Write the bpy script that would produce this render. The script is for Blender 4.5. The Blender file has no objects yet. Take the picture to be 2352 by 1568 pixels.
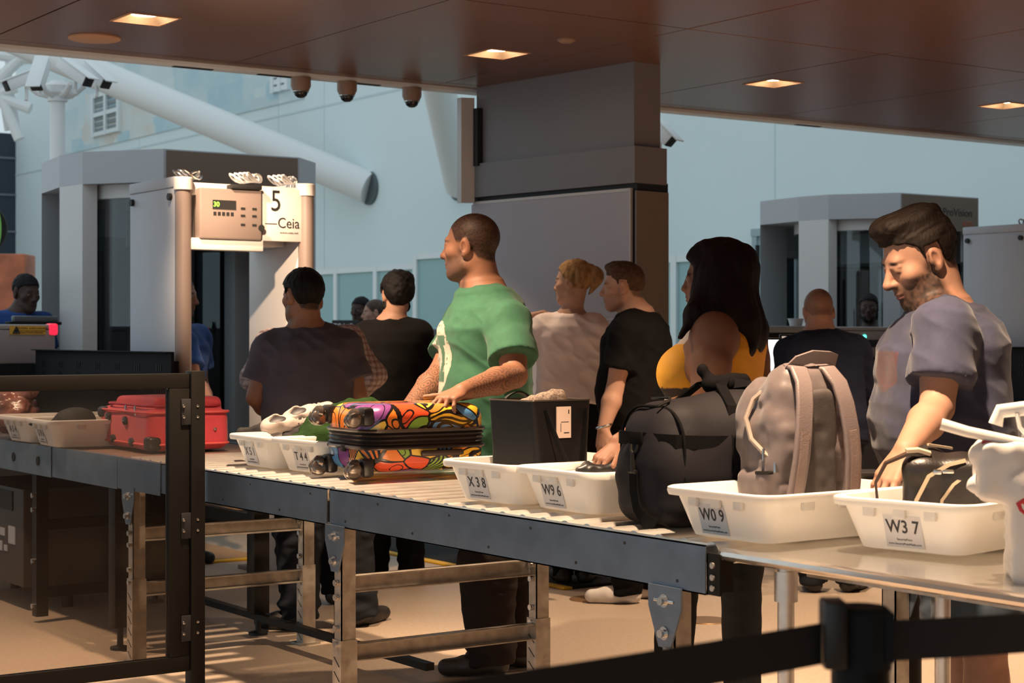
import bpy, bmesh, math, random, os
import numpy as np
from mathutils import Vector, Matrix, Euler
random.seed(7)
R = math.radians
sc = bpy.context.scene
COL = sc.collection
# ---------------------------------------------------------------- camera model
FPX, CXP, HZ, CAMZ = 4020.0, 1176.0, 770.0, 1.40
S_, C_ = 0.5683, 0.8228                 # image-right direction in building axes = (S_, C_)
YAW = math.atan2(C_, S_)

def W(xc, D, z):                        # camera-aligned metres -> building axes
    return Vector((S_ * xc - C_ * D, C_ * xc + S_ * D, z))
def P(px, py, D):
    return W((px - CXP) / FPX * D, D, CAMZ - (py - HZ) / FPX * D)
def on_z(px, py, z):
    return P(px, py, (CAMZ - z) * FPX / (py - HZ))
def on_Y(px, py, Y):
    return P(px, py, Y / (C_ * (px - CXP) / FPX + S_))
def on_X(px, py, X):
    return P(px, py, X / (S_ * (px - CXP) / FPX - C_))

# ---------------------------------------------------------------- materials
def mat(name, col, rough=.5, metal=0., bump=0., bscale=60., var=0., vscale=6., col2=None, coat=0.,
        emis=None, estr=0., attr=None, stretch=(1, 1, 1), spec=.5, sheen=0., sss=0.):
    m = bpy.data.materials.new(name); m.use_nodes = True
    nt = m.node_tree; n = nt.nodes; l = nt.links
    b = n['Principled BSDF']
    b.inputs['Roughness'].default_value = rough
    b.inputs['Metallic'].default_value = metal
    b.inputs['Specular IOR Level'].default_value = spec
    b.inputs['Coat Weight'].default_value = coat
    b.inputs['Sheen Weight'].default_value = sheen
    c4 = (*col, 1)
    b.inputs['Base Color'].default_value = c4
    if sss:
        b.inputs['Subsurface Weight'].default_value = sss
        b.inputs['Subsurface Radius'].default_value = (.012, .005, .003)
    tc = n.new('ShaderNodeTexCoord'); mp = n.new('ShaderNodeMapping')
    mp.inputs['Scale'].default_value = stretch
    l.new(tc.outputs['Object'], mp.inputs['Vector'])
    src = None
    if attr:
        a = n.new('ShaderNodeAttribute'); a.attribute_name = attr; src = a.outputs['Color']
    if var or col2:
        nz = n.new('ShaderNodeTexNoise'); nz.inputs['Scale'].default_value = vscale; nz.inputs['Detail'].default_value = 6
        l.new(mp.outputs[0], nz.inputs['Vector'])
        rp = n.new('ShaderNodeValToRGB'); rp.color_ramp.elements[0].position = .3; rp.color_ramp.elements[1].position = .7
        if src is None:
            hi = col2 if col2 else tuple(min(1, c * (1 + var)) for c in col)
            lo = col if col2 else tuple(c * (1 - var) for c in col)
            rp.color_ramp.elements[0].color = (*lo, 1); rp.color_ramp.elements[1].color = (*hi, 1)
            l.new(nz.outputs['Fac'], rp.inputs['Fac']); src = rp.outputs['Color']
        else:
            rp.color_ramp.elements[0].color = (1 - var,) * 3 + (1,); rp.color_ramp.elements[1].color = (1 + var,) * 3 + (1,)
            l.new(nz.outputs['Fac'], rp.inputs['Fac'])
            mx = n.new('ShaderNodeMix'); mx.data_type = 'RGBA'; mx.blend_type = 'MULTIPLY'; mx.inputs[0].default_value = 1
            l.new(src, mx.inputs[6]); l.new(rp.outputs['Color'], mx.inputs[7]); src = mx.outputs[2]
    if src is not None: l.new(src, b.inputs['Base Color'])
    if bump:
        nb = n.new('ShaderNodeTexNoise'); nb.inputs['Scale'].default_value = bscale; nb.inputs['Detail'].default_value = 4
        l.new(mp.outputs[0], nb.inputs['Vector'])
        bp = n.new('ShaderNodeBump'); bp.inputs['Strength'].default_value = bump; bp.inputs['Distance'].default_value = .01
        l.new(nb.outputs['Fac'], bp.inputs['Height']); l.new(bp.outputs[0], b.inputs['Normal'])
    if emis:
        b.inputs['Emission Color'].default_value = (*emis, 1); b.inputs['Emission Strength'].default_value = estr
    return m

def glass(name, tint, refl=.08, rough=.02):
    m = bpy.data.materials.new(name); m.use_nodes = True
    nt = m.node_tree; n = nt.nodes; l = nt.links; n.clear()
    o = n.new('ShaderNodeOutputMaterial'); mx = n.new('ShaderNodeMixShader')
    t = n.new('ShaderNodeBsdfTransparent'); t.inputs[0].default_value = (*tint, 1)
    g = n.new('ShaderNodeBsdfGlossy'); g.inputs['Roughness'].default_value = rough
    fr = n.new('ShaderNodeLayerWeight'); fr.inputs[0].default_value = .2
    ma = n.new('ShaderNodeMath'); ma.operation = 'ADD'; ma.use_clamp = True; ma.inputs[1].default_value = refl
    mm = n.new('ShaderNodeMath'); mm.operation = 'MULTIPLY'; mm.inputs[1].default_value = .6
    l.new(fr.outputs['Fresnel'], mm.inputs[0]); l.new(mm.outputs[0], ma.inputs[0])
    l.new(ma.outputs[0], mx.inputs[0]); l.new(t.outputs[0], mx.inputs[1]); l.new(g.outputs[0], mx.inputs[2])
    l.new(mx.outputs[0], o.inputs[0]); return m

def frosted(name, col, tr=.5, rough=.35):
    """milky translucent sheet or plastic"""
    m = bpy.data.materials.new(name); m.use_nodes = True
    nt = m.node_tree; n = nt.nodes; l = nt.links
    b = n['Principled BSDF']; b.inputs['Base Color'].default_value = (*col, 1); b.inputs['Roughness'].default_value = rough
    o = n['Material Output']; mx = n.new('ShaderNodeMixShader'); t = n.new('ShaderNodeBsdfTranslucent')
    t.inputs[0].default_value = (*col, 1); mx.inputs[0].default_value = tr
    l.new(b.outputs[0], mx.inputs[1]); l.new(t.outputs[0], mx.inputs[2]); l.new(mx.outputs[0], o.inputs[0]); return m

# ---------------------------------------------------------------- objects
def tag(o, label, cat, group=None, kind=None):
    if label: o['label'] = label
    if cat: o['category'] = cat
    if group: o['group'] = group
    if kind: o['kind'] = kind
    return o
def thing(name, label, cat, loc=(0, 0, 0), rz=0, group=None):
    o = bpy.data.objects.new(name, None); COL.objects.link(o)
    o.empty_display_size = .1
    o.location = loc; o.rotation_euler = (0, 0, rz)
    return tag(o, label, cat, group)
def link(name, me, m=None, parent=None, loc=None, rot=None):
    o = bpy.data.objects.new(name, me); COL.objects.link(o)
    if m is not None:
        for x in (m if isinstance(m, (list, tuple)) else [m]): me.materials.append(x)
    if parent is not None: o.parent = parent
    if loc is not None: o.location = loc
    if rot is not None: o.rotation_euler = rot
    return o
def copy_tree(o, parent=None):
    c = o.copy(); COL.objects.link(c)
    if parent is not None: c.parent = parent
    for ch in list(o.children): copy_tree(ch, c)
    return c

class MB:
    def __init__(s): s.bm = bmesh.new()
    def _app(s, verts, M):
        if M is not None: bmesh.ops.transform(s.bm, matrix=M, verts=verts)
    def box(s, lo, hi, bev=0., M=None, seg=2):
        r = bmesh.ops.create_cube(s.bm, size=1)
        v = r['verts']; lo = Vector(lo); hi = Vector(hi)
        for x in v: x.co = Vector(((lo[i] + hi[i]) / 2 + x.co[i] * (hi[i] - lo[i]) for i in range(3)))
        if bev:
            es = list({e for x in v for e in x.link_edges})
            rr = bmesh.ops.bevel(s.bm, geom=es, offset=bev, segments=seg, profile=.5, affect='EDGES')
            v = list({x for f in rr['faces'] for x in f.verts} | {x for x in v if x.is_valid})
        s._app(v, M); return s
    def ring_loft(s, rings, cap=True, closed=True, M=None):
        """rings: list of equal length point lists"""
        vs = [[s.bm.verts.new(p) for p in r] for r in rings]
        n = len(rings[0])
        for a, b in zip(vs[:-1], vs[1:]):
            for i in range(n if closed else n - 1):
                j = (i + 1) % n
                try: s.bm.faces.new((a[i], a[j], b[j], b[i]))
                except ValueError: pass
        if cap:
            try: s.bm.faces.new(list(reversed(vs[0])))
            except ValueError: pass
            try: s.bm.faces.new(vs[-1])
            except ValueError: pass
        s._app([v for r in vs for v in r], M); return s
    def tube(s, pts, r, n=10, cap=True, flat=None, M=None):
        """sweep; r float or list; flat=(up vector, factor) squashes section"""
        pts = [Vector(p) for p in pts]
        rs = r if isinstance(r, (list, tuple)) else [r] * len(pts)
        rings = []; ref = None
        for i, p in enumerate(pts):
            d = (pts[min(i + 1, len(pts) - 1)] - pts[max(i - 1, 0)]).normalized()
            if flat:
                up = Vector(flat[0]); up = (up - d * up.dot(d)).normalized()
            else:
                if ref is None:
                    ref = Vector((0, 0, 1)) if abs(d.z) < .9 else Vector((1, 0, 0))
                up = (ref - d * ref.dot(d)).normalized(); ref = up
            sd = d.cross(up)
            k = flat[1] if flat else 1
            rings.append([p + sd * math.cos(2 * math.pi * j / n) * rs[i] + up * math.sin(2 * math.pi * j / n) * rs[i] * k for j in range(n)])
        return s.ring_loft(rings, cap, True, M)
    def strap(s, pts, w, t, side, M=None):
        """flat band of width w (along side vector) and thickness t"""
        pts = [Vector(p) for p in pts]; rings = []
        for i, p in enumerate(pts):
            d = (pts[min(i + 1, len(pts) - 1)] - pts[max(i - 1, 0)]).normalized()
            sd = Vector(side(i) if callable(side) else side); sd = (sd - d * sd.dot(d)).normalized(); nn = d.cross(sd)
            rings.append([p + sd * w / 2 + nn * t / 2, p - sd * w / 2 + nn * t / 2, p - sd * w / 2 - nn * t / 2, p + sd * w / 2 - nn * t / 2])
        return s.ring_loft(rings, True, True, M)
    def cyl(s, a, b, r, n=20, r2=None, M=None):
        return s.tube([a, b], [r, r if r2 is None else r2], n, True, None, M)
    def lathe(s, prof, n=24, M=None):
        rings = [[Vector((r * math.cos(2 * math.pi * j / n), r * math.sin(2 * math.pi * j / n), z)) for j in range(n)] for r, z in prof]
        return s.ring_loft(rings, True, True, M)
    def prism(s, poly, z0, z1, M=None):
        return s.ring_loft([[Vector((x, y, z0)) for x, y in poly], [Vector((x, y, z1)) for x, y in poly]], True, True, M)
    def quad(s, pts):
        s.bm.faces.new([s.bm.verts.new(p) for p in pts]); return s
    def mesh(s, name, smooth=35):
        bmesh.ops.recalc_face_normals(s.bm, faces=s.bm.faces)
        me = bpy.data.meshes.new(name); s.bm.to_mesh(me); s.bm.free()
        if smooth:
            me.shade_smooth() if hasattr(me, 'shade_smooth') else None
            try: me.set_sharp_from_angle(angle=R(smooth))
            except Exception: pass
        return me
    def build(s, name, m=None, parent=None, loc=None, rot=None, smooth=35):
        return link(name, s.mesh(name, smooth), m, parent, loc, rot)

def _each(s, name, m=None, parent=None, smooth=35):
    """every loose piece becomes an object of its own"""
    bmesh.ops.recalc_face_normals(s.bm, faces=s.bm.faces)
    s.bm.verts.index_update(); seen = set(); out = []
    for v0 in s.bm.verts:
        if v0 in seen: continue
        st = [v0]; seen.add(v0); isl = []
        while st:
            v = st.pop(); isl.append(v)
            for e in v.link_edges:
                w = e.other_vert(v)
                if w not in seen: seen.add(w); st.append(w)
        c = sum((v.co for v in isl), Vector()) / len(isl)
        ix = {v: i for i, v in enumerate(isl)}
        fs = list({f for v in isl for f in v.link_faces})
        me = bpy.data.meshes.new(name); me.from_pydata([v.co - c for v in isl], [], [[ix[v] for v in f.verts] for f in fs])
        me.shade_smooth()
        try: me.set_sharp_from_angle(angle=R(smooth))
        except Exception: pass
        out.append(link(name, me, m, parent, c))
    s.bm.free(); return out
MB.each = _each

def rrect(hx, hy, r, z, n=6, cx=0, cy=0):
    pts = []
    for k, (sx, sy) in enumerate(((1, 1), (-1, 1), (-1, -1), (1, -1))):
        for i in range(n + 1):
            a = math.pi / 2 * (k + i / n)
            pts.append(Vector((cx + sx * (hx - r) + r * math.cos(a), cy + sy * (hy - r) + r * math.sin(a), z)))
    return pts

def text_obj(name, s, size, m, parent, loc, rot, extr=.0006, sx=1., align='CENTER', bold=0.):
    cu = bpy.data.curves.new(name, 'FONT'); cu.body = s; cu.size = size; cu.extrude = extr; cu.offset = bold
    cu.align_x = align; cu.align_y = 'CENTER'; cu.resolution_u = 3
    tmp = bpy.data.objects.new('tmp', cu); COL.objects.link(tmp)
    dg = bpy.context.evaluated_depsgraph_get()
    me = bpy.data.meshes.new_from_object(tmp.evaluated_get(dg)); me.name = name
    bpy.data.objects.remove(tmp); bpy.data.curves.remove(cu)
    if sx != 1:
        for v in me.vertices: v.co.x *= sx
    me.materials.clear()
    return link(name, me, m, parent, loc, rot)

# ---------------------------------------------------------------- signed distance modelling
def vnoise(p, seed=0):
    """smooth value noise, p (N,3)"""
    p = np.asarray(p, np.float64) + seed * 17.31
    i = np.floor(p).astype(np.int64); f = p - i; u = f * f * (3 - 2 * f)
    def h(a, b, c):
        n = (a * 374761393 + b * 668265263 + c * 2147483647 + seed * 974634777) & 0xffffffff
        n = ((n ^ (n >> 13)) * 1274126177) & 0xffffffff
        return ((n ^ (n >> 16)) & 0xffff) / 65535.
    r = 0
    for a in (0, 1):
        for b in (0, 1):
            for c in (0, 1):
                w = (u[:, 0] if a else 1 - u[:, 0]) * (u[:, 1] if b else 1 - u[:, 1]) * (u[:, 2] if c else 1 - u[:, 2])
                r = r + w * h(i[:, 0] + a, i[:, 1] + b, i[:, 2] + c)
    return r * 2 - 1

def axis(lo, hi, h, fine=()):
    out = [lo]; x = lo
    while x < hi:
        hh = h
        for a, b, f in fine:
            if a <= x < b: hh = min(hh, f)
        x += hh; out.append(x)
    return np.array(out, np.float32)

class Field:
    def __init__(s, lo, hi, h, fine=((), (), ())):
        s.ax = [axis(lo[i], hi[i], h, fine[i]) for i in range(3)]
        s.F = np.full([len(a) for a in s.ax], 1., np.float32)
    def _sub(s, lo, hi):
        sl = []
        for i in range(3):
            a = max(int(np.searchsorted(s.ax[i], lo[i])) - 1, 0); b = min(int(np.searchsorted(s.ax[i], hi[i])) + 1, len(s.ax[i]))
            sl.append(slice(a, max(b, a)))
        g = [s.ax[0][sl[0]][:, None, None], s.ax[1][sl[1]][None, :, None], s.ax[2][sl[2]][None, None, :]]
        return tuple(sl), g
    def add(s, prim, k=.02, grow=0., sub=False):
        lo, hi = prim.bb
        m = k + grow + .015
        sl, g = s._sub([v - m for v in lo], [v + m for v in hi])
        A = s.F[sl]
        if A.size == 0: return s
        d = (prim.d(*g) - grow).astype(np.float32)
        if sub:
            d = -d
            if k > 0:
                h = np.maximum(k - np.abs(A - d), 0) / k
                s.F[sl] = np.maximum(A, d) + h * h * k * .25
            else: s.F[sl] = np.maximum(A, d)
        else:
            if k > 0:
                h = np.maximum(k - np.abs(A - d), 0) / k
                s.F[sl] = np.minimum(A, d) - h * h * k * .25
            else: s.F[sl] = np.minimum(A, d)
        return s
    def cut(s, n, p, k=0.):
        """keep the side where (x-p).n < 0"""
        g = [s.ax[0][:, None, None], s.ax[1][None, :, None], s.ax[2][None, None, :]]
        d = ((g[0] - p[0]) * n[0] + (g[1] - p[1]) * n[1] + (g[2] - p[2]) * n[2]).astype(np.float32)
        if k:
            h = np.maximum(k - np.abs(s.F - d), 0) / k
            s.F = np.maximum(s.F, d) + h * h * k * .25
        else: s.F = np.maximum(s.F, d)
        return s
    def extract(s):
        F = s.F
        F[0], F[-1], F[:, 0], F[:, -1], F[:, :, 0], F[:, :, -1] = 1, 1, 1, 1, 1, 1
        I = F < 0
        nx, ny, nz = F.shape
        cnt = np.zeros((nx - 1, ny - 1, nz - 1), np.int8)
        for a in (0, 1):
            for b in (0, 1):
                for c in (0, 1):
                    cnt += I[a:nx - 1 + a, b:ny - 1 + b, c:nz - 1 + c]
        act = (cnt > 0) & (cnt < 8); del cnt
        ci = np.argwhere(act)
        vid = np.full(act.shape, -1, np.int32); vid[act] = np.arange(len(ci), dtype=np.int32)
        acc = np.zeros((len(ci), 3)); num = np.zeros(len(ci))
        cor = [(a, b, c) for a in (0, 1) for b in (0, 1) for c in (0, 1)]
        val = {o: F[ci[:, 0] + o[0], ci[:, 1] + o[1], ci[:, 2] + o[2]].astype(np.float64) for o in cor}
        pos = {o: np.stack([s.ax[i][ci[:, i] + o[i]] for i in range(3)], 1).astype(np.float64) for o in cor}
        for o in cor:
            for i in range(3):
                if o[i] == 0:
                    q = list(o); q[i] = 1; q = tuple(q)
                    a, b = val[o], val[q]; x = (a < 0) != (b < 0)
                    t = np.where(x, a / np.where(x, a - b, 1), 0)[:, None]
                    acc += np.where(x[:, None], pos[o] + (pos[q] - pos[o]) * t, 0); num += x
        co = acc / num[:, None]
        quads = []
        for ax_ in range(3):
            sa = [slice(None)] * 3; sb = [slice(None)] * 3
            sa[ax_] = slice(0, -1); sb[ax_] = slice(1, None)
            A = I[tuple(sa)]; B = I[tuple(sb)]
            e = np.argwhere(A != B)
            o1, o2 = [(1, 2), (2, 0), (0, 1)][ax_]
            e = e[(e[:, o1] > 0) & (e[:, o2] > 0)]
            fl = A[e[:, 0], e[:, 1], e[:, 2]]
            def cell(d1, d2):
                q = e.copy(); q[:, o1] -= d1; q[:, o2] -= d2
                return vid[q[:, 0], q[:, 1], q[:, 2]]
            a, b, c, d = cell(1, 1), cell(0, 1), cell(0, 0), cell(1, 0)
            Q = np.stack([a, b, c, d], 1)
            Q[~fl] = Q[~fl][:, ::-1]
            quads.append(Q)
        return co, np.concatenate(quads)

class Prim:
    def __init__(s, bb, d): s.bb = bb; s.d = d
def cap(a, b, r1, r2=None, flat=None):
    """tapered capsule; flat=(direction, factor<1) thins it along a direction"""
    a = np.array(a, float); b = np.array(b, float); r2 = r1 if r2 is None else r2
    rm = max(r1, r2); bb = (np.minimum(a, b) - rm, np.maximum(a, b) + rm)
    ba = b - a; L2 = max(float(ba @ ba), 1e-9)
    def d(X, Y, Z):
        x, y, z = X - a[0], Y - a[1], Z - a[2]
        t = np.clip((x * ba[0] + y * ba[1] + z * ba[2]) / L2, 0, 1)
        x = x - t * ba[0]; y = y - t * ba[1]; z = z - t * ba[2]
        q = x * x + y * y + z * z
        r = r1 + (r2 - r1) * t
        if flat is not None:
            n = np.array(flat[0], float); n /= np.linalg.norm(n)
            c = x * n[0] + y * n[1] + z * n[2]
            q = q + c * c * (1 / flat[1] ** 2 - 1)
            return (np.sqrt(q) - r) * min(1, flat[1] * 1.4)
        return np.sqrt(q) - r
    return Prim(bb, d)
def tcone(a, b, r1, r2):
    """tapered cylinder with flat ends"""
    a = np.array(a, float); b = np.array(b, float); rm = max(r1, r2)
    bb = (np.minimum(a, b) - rm, np.maximum(a, b) + rm)
    L = np.linalg.norm(b - a); u = (b - a) / L
    def d(X, Y, Z):
        x, y, z = X - a[0], Y - a[1], Z - a[2]
        t = x * u[0] + y * u[1] + z * u[2]
        q = np.sqrt(np.maximum(x * x + y * y + z * z - t * t, 0))
        return np.maximum(q - (r1 + (r2 - r1) * np.clip(t / L, 0, 1)), np.abs(t - L / 2) - L / 2)
    return Prim(bb, d)
def ell(c, r, M=None):
    """ellipsoid; M 3x3 columns = local axes"""
    c = np.array(c, float); r = np.array(r, float); rm = r.max()
    M = np.eye(3) if M is None else np.array(M, float)
    def d(X, Y, Z):
        x, y, z = X - c[0], Y - c[1], Z - c[2]
        q = [x * M[0, i] + y * M[1, i] + z * M[2, i] for i in range(3)]
        k0 = np.sqrt(sum((q[i] / r[i]) ** 2 for i in range(3))); k1 = np.sqrt(sum((q[i] / r[i] ** 2) ** 2 for i in range(3)))
        return k0 * (k0 - 1) / np.maximum(k1, 1e-6)
    return Prim((c - rm, c + rm), d)
def rbox(c, h, r, M=None):
    c = np.array(c, float); h = np.array(h, float)
    M = np.eye(3) if M is None else np.array(M, float); rm = float(np.linalg.norm(h))
    def d(X, Y, Z):
        x, y, z = X - c[0], Y - c[1], Z - c[2]
        q = [np.abs(x * M[0, i] + y * M[1, i] + z * M[2, i]) - (h[i] - r) for i in range(3)]
        o = np.sqrt(sum(np.maximum(v, 0) ** 2 for v in q)); ins = np.minimum(np.maximum(np.maximum(q[0], q[1]), q[2]), 0)
        return o + ins - r
    return Prim((c - rm, c + rm), d)
def loft(a, b, lat, secs, n=2.3):
    """body loft from a to b; lat = lateral unit vector; secs rows (s, half width, half depth, forward shift)"""
    a = np.array(a, float); b = np.array(b, float); ba = b - a; L = np.linalg.norm(ba); u = ba / L
    lat = np.array(lat, float); lat = lat - u * (lat @ u); lat /= np.linalg.norm(lat); fw = np.cross(u, lat)   # forward = up x right ... body axes
    S = np.array(secs, float); rm = max(S[:, 1].max(), S[:, 2].max()) + np.abs(S[:, 3]).max()
    e0 = a + u * L * S[0, 0]; e1 = a + u * L * S[-1, 0]
    bb = (np.minimum(e0, e1) - rm, np.maximum(e0, e1) + rm)
    def d(X, Y, Z):
        x, y, z = X - a[0], Y - a[1], Z - a[2]
        t = (x * u[0] + y * u[1] + z * u[2]) / L
        A = np.interp(t, S[:, 0], S[:, 1]); B = np.interp(t, S[:, 0], S[:, 2]); C = np.interp(t, S[:, 0], S[:, 3])
        p = np.abs((x * lat[0] + y * lat[1] + z * lat[2]) / A); q = np.abs((x * fw[0] + y * fw[1] + z * fw[2] - C) / B)
        rad = ((p ** n + q ** n) ** (1 / n) - 1) * np.minimum(A, B) * .95
        e = np.maximum(S[0, 0] - t, t - S[-1, 0]) * L
        return np.where(e > 0, np.sqrt(np.maximum(rad, 0) ** 2 + e * e), np.maximum(rad, e))
    return Prim(bb, d)

def np_mesh(name, co, quads, smooth=True):
    me = bpy.data.meshes.new(name)
    me.vertices.add(len(co)); me.vertices.foreach_set('co', co.astype(np.float32).ravel())
    n = len(quads)
    me.loops.add(n * 4); me.loops.foreach_set('vertex_index', quads.astype(np.int32).ravel())
    me.polygons.add(n); me.polygons.foreach_set('loop_start', np.arange(0, n * 4, 4, dtype=np.int32))
    me.update(calc_edges=True); me.validate()
    if smooth: me.shade_smooth()
    return me
def vnormals(co, Q):
    n = np.zeros_like(co)
    fn = np.cross(co[Q[:, 2]] - co[Q[:, 0]], co[Q[:, 3]] - co[Q[:, 1]])
    for i in range(4): np.add.at(n, Q[:, i], fn)
    return n / np.maximum(np.linalg.norm(n, axis=1), 1e-12)[:, None]
def relax(co, Q, it=1, f=.5):
    for _ in range(it):
        s = np.zeros_like(co); c = np.zeros(len(co))
        for i in range(4):
            j = (i + 1) % 4
            np.add.at(s, Q[:, i], co[Q[:, j]]); np.add.at(c, Q[:, i], 1)
            np.add.at(s, Q[:, j], co[Q[:, i]]); np.add.at(c, Q[:, j], 1)
        co = co * (1 - f) + f * s / c[:, None]
    return co
def set_col(me, rgb, name='Col'):
    a = me.color_attributes.new(name, 'FLOAT_COLOR', 'POINT')
    d = np.ones((len(rgb), 4), np.float32); d[:, :3] = rgb
    a.data.foreach_set('color', d.ravel())
def sdf_obj(name, field, m, parent=None, disp=None, it=1, col=None, loc=None, rot=None):
    co, Q = field.extract(); co = relax(co, Q, it)
    if disp is not None:
        co = co + vnormals(co, Q) * disp(co)[:, None]
    me = np_mesh(name, co, Q)
    if col is not None: set_col(me, col(co))
    return link(name, me, m, parent, loc, rot)
# ================================================================ materials used all over
M = {}
M['floor'] = mat('terrazzo', (.47, .365, .275), .5, var=.10, vscale=55, bump=.03, bscale=200)
M['ceil'] = mat('copper_brown_panel', (.235, .11, .070), .32, metal=.4, var=.05, vscale=2)
M['wall'] = mat('pale_wall', (.70, .80, .82), .7, var=.03, vscale=.4)
M['trimw'] = mat('white_trim', (.85, .87, .88), .5)
M['white'] = mat('white_paint', (.80, .81, .82), .4)
M['frame_w'] = mat('white_frame', (.72, .78, .80), .4)
M['panelgrey'] = mat('grey_laminate', (.46, .46, .52), .6, bump=.04, bscale=400)
M['panelhead'] = mat('dark_grey_laminate', (.21, .20, .215), .5, bump=.04, bscale=400)
M['panelshade'] = mat('grey_laminate_shaded', (.20, .155, .125), .5, bump=.04, bscale=400)  # column side face: its lack of daylight painted in as brown
M['dark'] = mat('black_gap', (.012, .012, .013), .6)
M['black'] = mat('black_powder_coat', (.009, .008, .007), .5, bump=.03, bscale=500, spec=.18)
M['blackmat'] = mat('black_rubber', (.012, .013, .015), .8, bump=.2, bscale=300, spec=.25)
M['steel'] = mat('galvanised_steel', (.15, .195, .255), .38, metal=.6, var=.16, vscale=9, bump=.02, bscale=80)
M['steel_raw'] = mat('worn_steel', (.46, .41, .35), .42, metal=.75, var=.22, vscale=22, bump=.05, bscale=60)
M['roller'] = mat('roller_steel', (.78, .74, .69), .34, metal=.8, var=.12, vscale=12)
M['table'] = mat('brushed_table_top', (.66, .62, .58), .17, metal=.9, var=.05, vscale=20, bump=.004, bscale=120)
M['chrome'] = mat('bolt_steel', (.6, .6, .6), .25, metal=1)
M['scan'] = mat('scanner_grey', (.42, .43, .46), .45, bump=.03, bscale=400)
M['scan_shade'] = mat('scanner_shaded', (.17, .115, .085), .45)  # brown shade of the entrance face painted into the header colour
M['scan_lt'] = mat('scanner_light', (.62, .60, .60), .4)
M['arch'] = mat('arch_grey', (.46, .48, .54), .5, bump=.03, bscale=300)
M['arch_w'] = mat('arch_white', (.72, .68, .66), .45)
M['arch_col'] = mat('arch_column', (.26, .20, .18), .4)
M['glass'] = glass('clear_glass', (.82, .88, .90), .06)
M['glass_dk'] = glass('smoked_glass', (.06, .07, .09), .10)
M['plexi'] = glass('scuffed_plexi', (.70, .67, .65), .035, .15)
M['frost'] = frosted('frosted_glass', (.42, .64, .66), .35, .3)
M['sky_panel'] = mat('daylight_panel', (.9, .95, 1), .5, emis=(.86, .95, 1), estr=1.3)
M['navy'] = mat('storefront_navy', (.025, .035, .055), .35)
M['orange'] = mat('orange_lit', (.45, .12, .05), .5, var=.4, vscale=3)  # warm orange light on the kiosk painted into its colour
M['yellow'] = mat('yellow_edge', (.80, .45, .02), .6)
M['label_y'] = mat('caution_yellow', (.75, .42, .05), .5)
M['ink'] = mat('ink', (.02, .02, .022), .5)
M['brass'] = mat('brass_disc', (.36, .21, .10), .4, metal=.6)
M['lamp'] = mat('lamp_lens', (1, .9, .75), .4, emis=(1, .80, .55), estr=16)
M['speaker'] = mat('speaker_tan', (.62, .36, .22), .6)
M['cam_br'] = mat('dome_housing', (.34, .22, .16), .45)
M['tan_mat'] = mat('ribbed_tan_mat', (.42, .24, .12), .8, bump=.3, bscale=120)

# ================================================================ shell
def struct(name, mb, m, **k):
    o = mb.build(name, m, **k); o['kind'] = 'structure'; return o
struct('floor', MB().box((-52, -9, -.1), (9, 22, 0)), M['floor'])

# soffit: panels with open joints, hung under a dark void
CZ = 3.0
XJ = [-9.36, -7.0, -4.64, -2.28, .08, 2.44, 4.8]
YJ = [-1.3, .15, 1.6, 3.05, 4.5, 5.95, 7.4, 8.85, 10.3, 11.75, 13.2, 14.65]
lights_xy = [(-8.35, 3.51), (-8.24, 5.59), (-8.2, 7.68), (-8.07, 9.75)]
HS = .125
mb = MB()
def cell(x0, x1, y0, y1):
    h = [l for l in lights_xy if x0 < l[0] < x1 and y0 < l[1] < y1]
    g = .004
    x0 += g; x1 -= g; y0 += g; y1 -= g
    if not h: mb.box((x0, y0, CZ), (x1, y1, CZ + .04), .004, seg=1); return
    lx, ly = h[0]
    mb.box((x0, y0, CZ), (lx - HS, y1, CZ + .04)); mb.box((lx + HS, y0, CZ), (x1, y1, CZ + .04))
    mb.box((lx - HS, y0, CZ), (lx + HS, ly - HS, CZ + .04)); mb.box((lx - HS, ly + HS, CZ), (lx + HS, y1, CZ + .04))
for i in range(len(XJ) - 1):
    for j in range(len(YJ) - 1): cell(XJ[i], XJ[i + 1], YJ[j], YJ[j + 1])
for j in range(len(YJ) - 1): mb.box((-9.5, YJ[j] + .002, CZ), (XJ[0] - .004, YJ[j + 1] - .002, CZ + .04))
struct('ceiling', mb, M['ceil'], smooth=0)
struct('ceiling_void', MB().box((-9.5, -1.3, CZ + .25), (4.8, 14.65, CZ + .3)).box((-9.5, -1.3, CZ + .05), (-9.46, 14.65, CZ + .3)), M['dark'])
mb = MB().box((-9.64, -1.3, CZ - .02), (-9.51, 14.65, CZ + .3), .006)
struct('trim_1', mb, M['trimw'])
mb = MB()
for y in (4.2, 4.75, 5.35, 7.0, 9.2): mb.box((-9.60, y, CZ - .024), (-9.56, y + .25, CZ - .019))
struct('trim_2', mb, M['dark'])

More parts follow.
